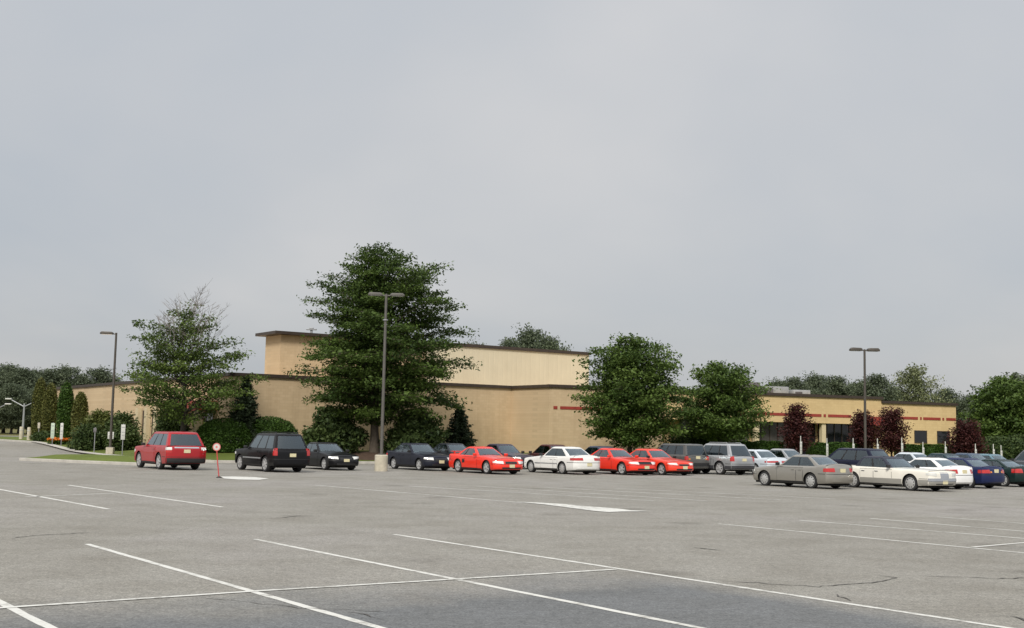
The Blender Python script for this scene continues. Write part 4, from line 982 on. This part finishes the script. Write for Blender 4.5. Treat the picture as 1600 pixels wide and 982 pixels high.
    def ring(v, off_=0):
        e = v**1.12; XF = cow+.05+(x1-cow-.05)*(v*.88+.12*v*v); XR = xb-.05+(x2-xb+.05)*(v*.86+.14*v*v); ww = w0+(w1-w0)*e+off_
        zz = z0+(H-.055-z0)*v
        a = [(XF+off_-.10*u**3, ww*u, zz) for u in ct_]; b_ = [(XR-off_+.08*u**3, ww*u, zz) for u in ct_[::-1]]
        s0, s1 = a[-1][0], b_[0][0]; return a+[(s0+(s1-s0)*k, ww, zz) for k in st_]+b_
    mb = MB(); vv = [0, .12, .3, .5, .7, .91, 1.0]; rings = [ring(v) for v in vv]
    def shrink(R_, dx, dz): return [((p_[0]-dx if i < len(ct_) else (p_[0]+dx if i >= len(R_)-len(ct_) else p_[0])), max(0, p_[1]-dx*(.9 if p_[1] > .2 else 0)), p_[2]+dz) for i, p_ in enumerate(R_)]
    rings.append(shrink(rings[-1], .05, .028)); rings.append(shrink(rings[-2], .13, .044)); NR = len(rings[0]); V = []
    for sgn in (1, -1):
        for R_ in rings: V += [(p_[0], p_[1]*sgn, p_[2]) for p_ in R_]
    Fc = []; Fb = []; nCt = len(ct_); sides = [0]+st_+[1]
    for s in (0, 1):
        o_ = s*NR*len(rings)
        for k in range(len(rings)-1):
            for i in range(NR-1):
                f_ = (o_+k*NR+i, o_+k*NR+i+1, o_+(k+1)*NR+i+1, o_+(k+1)*NR+i)
                if .1 < vv[min(k, 6)] < .9 and k < 5:                  # the window openings
                    if i < 4 or i >= NR-5: continue
                    if nCt-1 <= i < NR-nCt:
                        a_, b_ = sides[i-nCt+1], sides[i-nCt+2]
                        if any(a_ >= u0-1e-6 and b_ <= u1+1e-6 for u0, u1 in sp): continue
                        if sp[0][1] <= a_+1e-6 and b_ <= sp[-1][0]+1e-6: Fb.append(f_); continue
                Fc.append(f_)
    mb.add(V, Fc); mb.add(V, Fb, 1); V = [(p_[0], p_[1]*k, p_[2]+.014*(1-k*k)) for p_ in rings[-1] for k in tv]
    mb.add(V, [(i*m_+k, (i+1)*m_+k, (i+1)*m_+k+1, i*m_+k+1) for i in range(NR-1) for k in range(m_-1)])
    mb.build('roof', [cab_m, M['black']], t, smooth=True, weld=True, sharp=40)
    Rf = ring(.17, -.035); zt_ = q['belt']+.062
    mb = MB(); mb.prism([(p_[0], p_[1]) for p_ in Rf]+[(p_[0], -p_[1]) for p_ in Rf[-2:0:-1]], q['belt']-.05, zt_); it = mb.build('interior', M['interior'], t)
    mb = MB()
    for yy in (-.36, .36):
        mb.box((x1-.42, yy, (zt_+H-.38)/2), (.13, .44, H-.38-zt_)); mb.box((x1-.46, yy, H-.27), (.09, .25, .15))
    xs_ = max(x2+.05, xb+.55); mb.box((xs_, 0, (zt_+H-.46)/2), (.14, 1.15, max(.04, H-.46-zt_)))
    for yy in (-.34, .34): mb.box((xs_-.02, yy, H-.36), (.09, .24, .13))
    mb.build('seat', M['seat'], it, bevel=.03)
    gl = M[q.get('glass', 'glass')]
    def pane(pname, fn, nu, nv, mat, off_=.007, parent=t, back=-.012):
        mb = MB(); V = [fn(i/nu, j/nv, off_) for i in range(nu+1) for j in range(nv+1)]
        Fc = [(i*(nv+1)+j, (i+1)*(nv+1)+j, (i+1)*(nv+1)+j+1, i*(nv+1)+j+1) for i in range(nu) for j in range(nv)]
        V2 = [fn(i/nu, j/nv, back) for i in range(nu+1) for j in range(nv+1)]; nV = len(V)
        bd = [(i, 0) for i in range(nu+1)]+[(nu, j) for j in range(1, nv+1)]+[(i, nv) for i in range(nu-1, -1, -1)]+[(0, j) for j in range(nv-1, 0, -1)]
        id_ = [i*(nv+1)+j for i, j in bd]
        for a, b_ in zip(id_, id_[1:]+id_[:1]): Fc.append((a, nV+a, nV+b_, b_))
        mb.add(V+V2, Fc); return mb.build(pname, mat, parent, smooth=True, sharp=30)
    nC = len(ct_)
    def ws(u, v, o_, rear=False, m=.88, va=.11, vb=.92):
        y = (u*2-1)*m; R_ = ring(va+(vb-va)*v, o_); seg = R_[:nC] if not rear else R_[::-1][:nC]
        xx = float(np.interp(abs(y), ct_, [p_[0] for p_ in seg])); return (xx, y*seg[-1][1], seg[0][2])
    pane('windshield', lambda u, v, o_: ws(u, v, o_), 10, 6, M['glass'], -.004, t, -.014); pane('rear_window', lambda u, v, o_: ws(u, v, o_, True), 10, 6, gl, -.004, t, -.014)
    def sw(u0, u1, sgn):
        def fn(u, v, o_):
            R_ = ring(.11+.81*v, o_)[nC-1:NR-nC+1]; uu = u0-.006+(u1-u0+.012)*u
            return (R_[0][0]+(R_[-1][0]-R_[0][0])*uu, R_[0][1]*sgn, R_[0][2])
        return fn
    for sgn in (1, -1):
        for n_, (u0, u1) in enumerate(sp): pane('side_window', sw(u0, u1, sgn), 8, 5, gl if n_ else M['glass'], -.004, t, -.014)
    # doors
    def sp_patch(s0, s1, za, zb_, sgn, nu=8, nv=4):
        def fn(u, v, o_):
            lo = za[0]+(za[1]-za[0])*u; hi = zb_[0]+(zb_[1]-zb_[0])*u
            p_ = at_s(s0+(s1-s0)*u, lo+(hi-lo)*v, o_); return (p_[0], p_[1]*sgn, p_[2])
        return fn, nu, nv
    def bpatch(pname, s0, s1, za, zb_, sgn, mat, off_=.006, nu=8, nv=4, parent=t):
        fn, a, b_ = sp_patch(s0, s1, za, zb_, sgn, nu, nv); return pane(pname, fn, a, b_, mat, off_, parent)
    dtop = q['belt']-.07; dz0 = q['gc']+.09
    split = q.get('split', (cow+xb)/2+.08)
    dl = [(min(cow-.02, wf-Ra-.04), split+.012), (split-.012, max(wr_+Ra+.03, xb+.1))] if q['doors'] == 4 else [(min(cow-.02, wf-Ra-.04), max(wr_+Ra+.06, split-.42))]
    for sgn in (1, -1):
        for a, b_ in dl:
            bpatch('door_gap', S_x(a)-.014, S_x(b_)+.014, (dz0-.012,)*2, (dtop+.012,)*2, sgn, M['black'], .0025)
            dr = bpatch('door', S_x(a), S_x(b_), (dz0, dz0), (dtop, dtop), sgn, body_m, .008)
            hx_ = b_+.12; hz = q['belt']-.15; mb = MB(); mb.box((hx_+.03, sgn*(W+.012), hz), (.17, .03, .03)); mb.build('handle', M['chrome'] if q.get('chrome') else body_m, dr, bevel=.006)
        if q.get('strip'):                                              # rubbing strip
            bpatch('side_strip', S_x(wf-Ra-.02), S_x(wr_+Ra+.02), (q['strip'][0],)*2, (q['strip'][1],)*2, sgn, M[q['strip'][2]], .016)
        if q.get('cladding'):
            z_ = q['cladding'][0]; cm = paint(*q['cladding'][1])
            for a, b_ in ((xf-q['dF']-.02, wf+Ra+.02), (wf-Ra-.02, wr_+Ra+.02), (wr_-Ra-.02, xr+q['dR']+.02)):
                bpatch('lower_cladding', S_x(a), S_x(b_), (q['gc']+.055,)*2, (z_, z_), sgn, cm, .011)
            bpatch('lower_cladding', S_front(.0), S_front(.99), (q['gc']+.07,)*2, (z_+.03, z_+.02), sgn, cm, .011, 10); bpatch('lower_cladding', S_rear(.0), S_rear(.99), (q['gc']+.07,)*2, (z_+.03, z_+.02), sgn, cm, .011, 10)
        # lamps
        hz0, hz1 = q['lamp_z']; ht = q.get('head_t', .52)
        bpatch('headlight', S_front(ht), S_x(xf-q['dF']+.0)+max(0, q['head_x']-q['dF'])*1.0+.05, (hz0, hz0+.05), (hz1, hz1-.005), sgn, M['lamp'], .010, 10)
        tz0, tz1 = q['tail_z']; s_end = S_x(lo_)-q['tail_x']+.04
        if q.get('tail_split'):
            bpatch('taillight', S_rear(q['tail_t'][0]), s_end, (tz0+.13, tz0+.13), (tz1, tz1), sgn, M['lamp'], .010, 10); bpatch('taillight', S_rear(q['tail_t'][0]), s_end, (tz0, tz0), (tz0+.12, tz0+.12), sgn, M['red_lens'], .012, 10)
        else:
            tl = bpatch('taillight', S_rear(q['tail_t'][0]), s_end, (tz0, tz0), (tz1, tz1-.02), sgn, M['red_lens'], .010, 10)
            if q.get('amber'):
                bpatch('indicator', S_rear(q['tail_t'][0])+.02, S_rear(q['tail_t'][0])+.13, (tz0+.02,)*2, (tz0+.09,)*2, sgn, M['amber'], .016, 4, 2, tl)
        # mirror
        mx_ = cow-.12; mb = MB(); mb.box((mx_, sgn*(W+.06), q['belt']+.06), (.11, .19, .13)); mb.build('side_mirror', M['black'] if not q.get('mirror_body') else body_m, t, bevel=.03)
        bpatch('sill', S_x(wf-Ra-.01), S_x(wr_+Ra+.01), (q['gc']+.004,)*2, (q['gc']+.075,)*2, sgn, M['black'], .006)
        bpatch('bumper_seam', S_rear(0), S_x(wr_-Ra-.05), (q.get('seam', .60),)*2, (q.get('seam', .60)+.022,)*2, sgn, M['black'], .004, 14, 1)
        bpatch('bumper_seam', S_front(0), S_x(wf+Ra+.05), (q.get('fseam', .50),)*2, (q.get('fseam', .50)+.018,)*2, sgn, M['black'], .004, 14, 1)
    # grille, bumper trims, plates
    gz0, gz1 = q.get('grille', (.53, .64))
    for sgn in (1, -1):
        bpatch('grille', S_front(0), S_front(q.get('grille_t', .40)), (gz0, gz0), (gz1, gz1), sgn, M[q.get('grille_m', 'black')], .008, 6)
        bpatch('air_intake', S_front(0), S_front(.62), (q['gc']+.09,)*2, (q['gc']+.17,)*2, sgn, M['black'], .009, 6)
        if q.get('bumper'):
            bm_ = M[q['bumper'][2]]
            bpatch('front_bumper', S_front(0), S_x(xf-q['dF']), (q['bumper'][0],)*2, (q['bumper'][1],)*2, sgn, bm_, .03, 12); bpatch('rear_bumper', S_rear(0), S_x(lo_), (q['bumper'][0],)*2, (q['bumper'][1],)*2, sgn, bm_, .03, 12)
        if q.get('rear_low'):
            bpatch('rear_valance', S_rear(0), S_x(lo_)-.05, (q['gc']+.06,)*2, (q['rear_low'],)*2, sgn, M['black'], .014, 10)
        if q.get('rear_bar'):
            bpatch('rear_trim', S_rear(0), S_rear(.62), (q['rear_bar'][0],)*2, (q['rear_bar'][1],)*2, sgn, M[q['rear_bar'][2]], .014, 8)
    pz = q.get('plate_z', (.70, .42)); zr_ = pz[0]
    ex = at(len(ol)-1, zr_)[0]; mb = MB(); mb.box((ex-.016, 0, zr_), (.02, .31, .155)); pl = mb.build('license_plate', M['plate'], t)
    if q['plateF']:
        ex = at(0, pz[1])[0]; mb = MB(); mb.box((ex+.016, 0, pz[1]), (.02, .31, .155)); mb.build('license_plate', M['plate'], t)
    if q.get('rails'):
        for sgn in (1, -1):
            yy = w1-.10; mb = MB(); mb.tube([(x1-.25, sgn*yy, H-.02), (x1-.35, sgn*yy, H+.045), (x2+.35, sgn*yy, H+.045), (x2+.25, sgn*yy, H-.02)], .02, 6); mb.build('roof_rail', M[q['rails']], t, smooth=True)
        for k in (.35, .7):
            xx = x1-.3+(x2-x1+.6)*k; mb = MB(); mb.box((xx, 0, H+.045), (.05, 2*w1-.2, .025)); mb.build('cross_bar', M['black'], t)
    if q.get('spoiler'):
        mb = MB(); zz = q['deck']+.10
        for sgn in (1, -1): mb.box((xr+.22, sgn*W*.62, zz-.05), (.14, .05, .14))
        mb.box((xr+.18, 0, zz+.03), (.26, W*1.55, .03)); mb.build('spoiler', body_m, t, bevel=.012)
    if q.get('scoop'):
        for sgn in (1, -1): bpatch('side_scoop', S_x(wr_+Ra+.28), S_x(wr_+Ra+.05), (.52, .5), (.66, .70), sgn, M['black'], .012)
    # wheels
    m1, m2 = wheel_meshes(r, q['style']); ww_ = .21 if q['style'] != 'suv' else .245
    for xw in (wf, wr_):
        for sgn in (1, -1):
            wo = bpy.data.objects.new('wheel', m1); COL.objects.link(wo); wo.parent = t; wo.location = (xw, sgn*(W-ww_/2-.025), r-.004); wo.rotation_euler = (0, random.Random(int(px+xw*10)).uniform(0, 1.2), 0 if sgn > 0 else math.pi)
            ro = bpy.data.objects.new('rim', m2); COL.objects.link(ro); ro.parent = wo
    return t

RED = ('deep red metallic paint', (.36, .010, .014), .1); BLK = ('black paint', (.006, .006, .007)); BRED = ('bright red paint', (.72, .030, .012)); ORED = ('scarlet paint', (.72, .045, .016))
WHT = ('white paint', (.72, .72, .69)); CREAM = ('cream paint', (.76, .73, .65)); SILV = ('warm silver paint', (.31, .295, .262), .55, .28); LSIL = ('light silver paint', (.42, .43, .44), .5, .28); GREY = ('grey green paint', (.11, .11, .105), .3)
NAVY = ('navy paint', (.014, .022, .075), .2); DGRN = ('dark green paint', (.010, .026, .024), .2); TEAL = ('light teal paint', (.13, .24, .29), .35); DGREY = ('dark grey paint', (.035, .040, .048), .3); MAR = ('dark maroon paint', (.075, .025, .022), .2); PURP = ('plum grey paint', (.06, .05, .07), .3); ICE = ('ice white paint', (.58, .63, .68), .1)
GRP = 'cars parked in the lot'
SUV = dict(doors=4, style='suv', box=1, r=.365, gc=.27, crown=.03, dF=.26, dR=.14, p=4, cab_in=.06, wins=[(.05, .33), (.36, .64), (.67, .92)], rear_m=.88, tail_x=.12)
car('sport_utility_vehicle', 'deep red sport utility vehicle seen from behind, at the left end of the row', 'car', 266, 59.3, 0, RED, GRP, **{**SUV, **dict(L=4.75, W=1.93, H=1.78, wb=2.74, fo=.86, belt=1.10, hoodf=1.0, deck=1.10, cowl=.86, xr1=.30, xr2=-1.86, xb=-2.24, wr=.28, lamp_z=(.72, .9), tail_z=(.80, 1.06), tail_t=(.74, 1), tail_split=1, r=.385, style='spoke', glass='darkglass', rear_low=.56, rear_bar=(1.02, 1.08, 'chrome'), plate_z=(.88, .55), rear_v0=.1, grille=(.7, .88))})
car('sport_utility_vehicle', 'black sport utility vehicle seen from behind with red tail lamps and silver wheels', 'car', 425, 59.0, 0, BLK, GRP, **{**SUV, **dict(L=4.82, W=1.83, H=1.80, wb=2.89, fo=.80, belt=1.06, hoodf=.98, deck=1.06, cowl=.92, xr1=.34, xr2=-1.96, xb=-2.28, wr=.28, lamp_z=(.72, .88), tail_z=(.78, 1.12), tail_t=(.82, 1), glass='darkglass', plate_z=(.80, .5), rails='black', strip=(.60, .66, 'galv'), grille=(.7, .85))})
SED = dict()
car('sedan', 'black sedan facing right beside the black sport utility vehicle', 'car', 512, 63.5, 1, BLK, GRP, L=4.42, W=1.70, H=1.38, plate_z=(.72, .50), style='spoke')
car('sedan', 'black blue sedan facing right just right of the concrete lamp base', 'car', 656, 66.0, 1, ('blue black paint', (.014, .016, .026), .2), GRP, L=4.55, W=1.76, H=1.42, belt=.92, deck=.96, hoodf=.72, style='spoke', plate_z=(.72, .48))
COUPE = dict(doors=2, H=1.33, W=1.80, L=4.6, wb=2.57, fo=.98, belt=.88, hoodf=.70, deck=.92, cowl=.52, xr1=-.10, xr2=-.92, xb=-1.62, wr=.34, r=.325, style='spoke', wins=[(.08, .60), (.66, .86)], spoiler=1, mirror_body=1)
car('coupe', 'bright red two door coupe with rear spoiler and side scoop facing right', 'car', 760, 62.5, 1, BRED, GRP, **{**COUPE, **dict(scoop=1, tail_t=(.5, .95), lamp_z=(.52, .66))})
car('sedan', 'white sedan with red tail lamps between the red cars', 'car', 877, 64.8, 0, WHT, GRP, L=4.78, W=1.78, H=1.40, wb=2.69, style='cap', tail_t=(.42, 1), tail_z=(.72, .86), tail_x=.30, plate_z=(.52, .48), strip=(.50, .55, 'galv'), xb=-1.72, deck=.95)
car('coupe', 'bright red coupe with black grille facing right beside the white sedan', 'car', 966, 65.6, 1, BRED, GRP, **{**COUPE, **dict(spoiler=0, H=1.36, grille=(.56, .70), grille_t=.5, wins=[(.08, .56), (.60, .90)])})
car('sedan', 'scarlet low sporty sedan facing right in front of the boxy grey jeep', 'car', 1024, 66.8, 1, ORED, GRP, L=4.7, W=1.80, H=1.36, hoodf=.66, belt=.88, wr=.32, style='spoke', lamp_z=(.54, .66), grille=(.52, .60))
car('sport_utility_vehicle', 'boxy dark grey jeep seen from behind between scarlet car and silver vehicle', 'car', 1050, 69.5, 0, GREY, GRP, **{**SUV, **dict(L=4.25, W=1.76, H=1.66, wb=2.58, fo=.72, belt=1.04, hoodf=1.0, deck=1.04, cowl=.70, xr1=.22, xr2=-1.86, xb=-2.02, wr=.20, dF=.08, dR=.08, tail_t=(.80, 1), tail_z=(.78, 1.0), amber=1, plate_z=(.92, .5), glass='darkglass', lamp_z=(.75, .9), bumper=(.46, .62, 'black'))})
car('sport_utility_vehicle', 'silver sport utility vehicle seen from behind with dark lower sides', 'car', 1117, 69.7, 0, LSIL, GRP, **{**SUV, **dict(L=4.6, W=1.82, H=1.72, wb=2.74, fo=.80, belt=1.03, hoodf=.94, deck=1.03, cowl=.76, xr1=.20, xr2=-1.78, xb=-2.10, wr=.27, tail_z=(.76, 1.04), tail_t=(.80, 1), cladding=(.50, ('dark cladding', (.05, .05, .055), 0, .6)), plate_z=(.84, .5), glass='darkglass', rails='galv', lamp_z=(.7, .86))})
car('sedan', 'pale silver sedan half hidden behind the warm silver sedan', 'car', 1172, 71.2, 0, ICE, GRP, L=4.7, W=1.76, H=1.41, tail_t=(.15, 1), tail_z=(.70, .80), deck=.95, plate_z=(.55, .45))
car('sedan', 'warm silver sedan seen from behind, alone before the right wing', 'car', 1252, 52.2, 0, SILV, GRP, L=4.5, W=1.71, H=1.37, wb=2.53, fo=.92, style='cap', tail_t=(.56, 1), tail_z=(.70, .86), deck=.98, belt=.90, xb=-1.66, xr2=-.96, plate_z=(.76, .45), tail_x=.16)
car('luxury_sedan', 'long cream sedan with dark vinyl roof and grey lower sides facing right', 'car', 1392, 52.2, 1, CREAM, GRP, L=5.25, W=1.84, H=1.36, wb=2.90, fo=1.02, r=.325, gc=.20, belt=.90, hoodf=.83, deck=.90, cowl=.72, xr1=.18, xr2=-1.02, xb=-1.30, wr=.24, box=1, dF=.14, dR=.14, crown=.03, roof=('dark blue vinyl', (.035, .038, .055), 0, .6), cladding=(.47, ('grey lower paint', (.33, .32, .29), .2)), lamp_z=(.62, .75), grille=(.54, .78), grille_m='chrome', grille_t=.3, bumper=(.42, .54, 'chrome'), style='cap', chrome=1, head_x=.2, head_t=.55, tail_z=(.5, .8), tail_t=(.85, 1), plate_z=(.62, .38), wins=[(.08, .47), (.53, .90)])
car('coupe', 'white two door coupe seen from behind, right of the cream sedan', 'car', 1440, 54.8, 0, ('clean white paint', (.80, .80, .79)), GRP, doors=2, L=4.42, W=1.70, H=1.32, tail_z=(.68, .86), tail_t=(.55, 1), deck=.97, plate_z=(.76, .45), xb=-1.68, tail_x=.26, style='spoke')
car('sedan', 'navy sedan with red and amber tail lamps right of the white coupe', 'car', 1490, 56.6, 0, NAVY, GRP, L=4.45, W=1.74, H=1.33, amber=1, tail_t=(.55, 1), tail_z=(.68, .84), plate_z=(.78, .45), deck=.95, style='spoke')
car('coupe', 'dark green coupe right of the navy sedan', 'car', 1543, 59.5, 0, DGRN, GRP, doors=2, L=4.4, W=1.72, H=1.26, belt=.86, deck=.91, plate_z=(.6, .45))
car('sedan', 'light blue grey sedan cut by the right picture edge', 'car', 1650, 60.5, 0, ('light blue grey paint', (.25, .30, .35), .3), GRP, L=4.5, deck=.95)
# second rank behind
BK = GRP
car('sedan', 'dark grey car showing only its windscreen behind the red scooped coupe', 'car', 712, 73.0, 1, DGREY, BK, L=4.5)
car('sedan', 'plum grey car behind the nose of the red scooped coupe', 'car', 790, 72.9, 1, PURP, BK, L=4.6, H=1.42)
car('sedan', 'dark maroon sedan behind the front of the white sedan', 'car', 856, 74.0, 0, MAR, BK, L=4.6, H=1.44, glass='darkglass')
car('sedan', 'dark grey blue sedan glimpsed between white sedan and red coupe', 'car', 931, 74.2, 0, ('slate paint', (.06, .07, .10), .3), BK, L=4.6)
car('sedan', 'pale grey sedan glimpsed left above the warm silver sedan', 'car', 1214, 76.0, 0, LSIL, BK, L=4.6, H=1.44)
car('minivan', 'dark navy minivan behind warm silver and cream sedans', 'car', 1328, 66.0, 0, ('midnight blue paint', (.012, .014, .035), .3), BK, doors=4, L=4.75, W=1.85, H=1.62, belt=.98, hoodf=.88, deck=1.0, cowl=1.15, xr1=.40, xr2=-1.75, xb=-2.22, wr=.30, box=1, dR=.16, r=.33, tail_z=(.85, 1.25), tail_t=(.84, 1), glass='darkglass', wins=[(.06, .33), (.36, .62), (.65, .93)])
car('sedan', 'white sedan with teal windows just above the cream sedan hood', 'car', 1412, 71.5, 0, ICE, BK, L=4.5, H=1.42)
car('sedan', 'dark teal sedan behind the white coupe', 'car', 1461, 66.5, 0, ('dark teal paint', (.02, .04, .05), .3), BK, L=4.6, H=1.44, tail_t=(.6, 1))
car('sedan', 'slate blue sedan behind the navy sedan, second from the right edge', 'car', 1500, 71.0, 0, ('slate blue paint', (.04, .07, .12), .3), BK, L=4.6, H=1.45, amber=1)
car('sedan', 'light teal sedan with bright windscreen facing right', 'car', 1556, 71.8, 1, TEAL, BK, L=4.5, H=1.42)
car('sport_utility_vehicle', 'grey boxy sport utility vehicle at the right picture edge', 'car', 1612, 73.0, 0, ('mid grey paint', (.13, .14, .155), .4), BK, **{**SUV, **dict(L=4.6, W=1.8, H=1.70, wb=2.7, fo=.8, belt=1.04, hoodf=.96, deck=1.04, cowl=.8, xr1=.25, xr2=-1.9, xb=-2.15, wr=.22, glass='darkglass')})
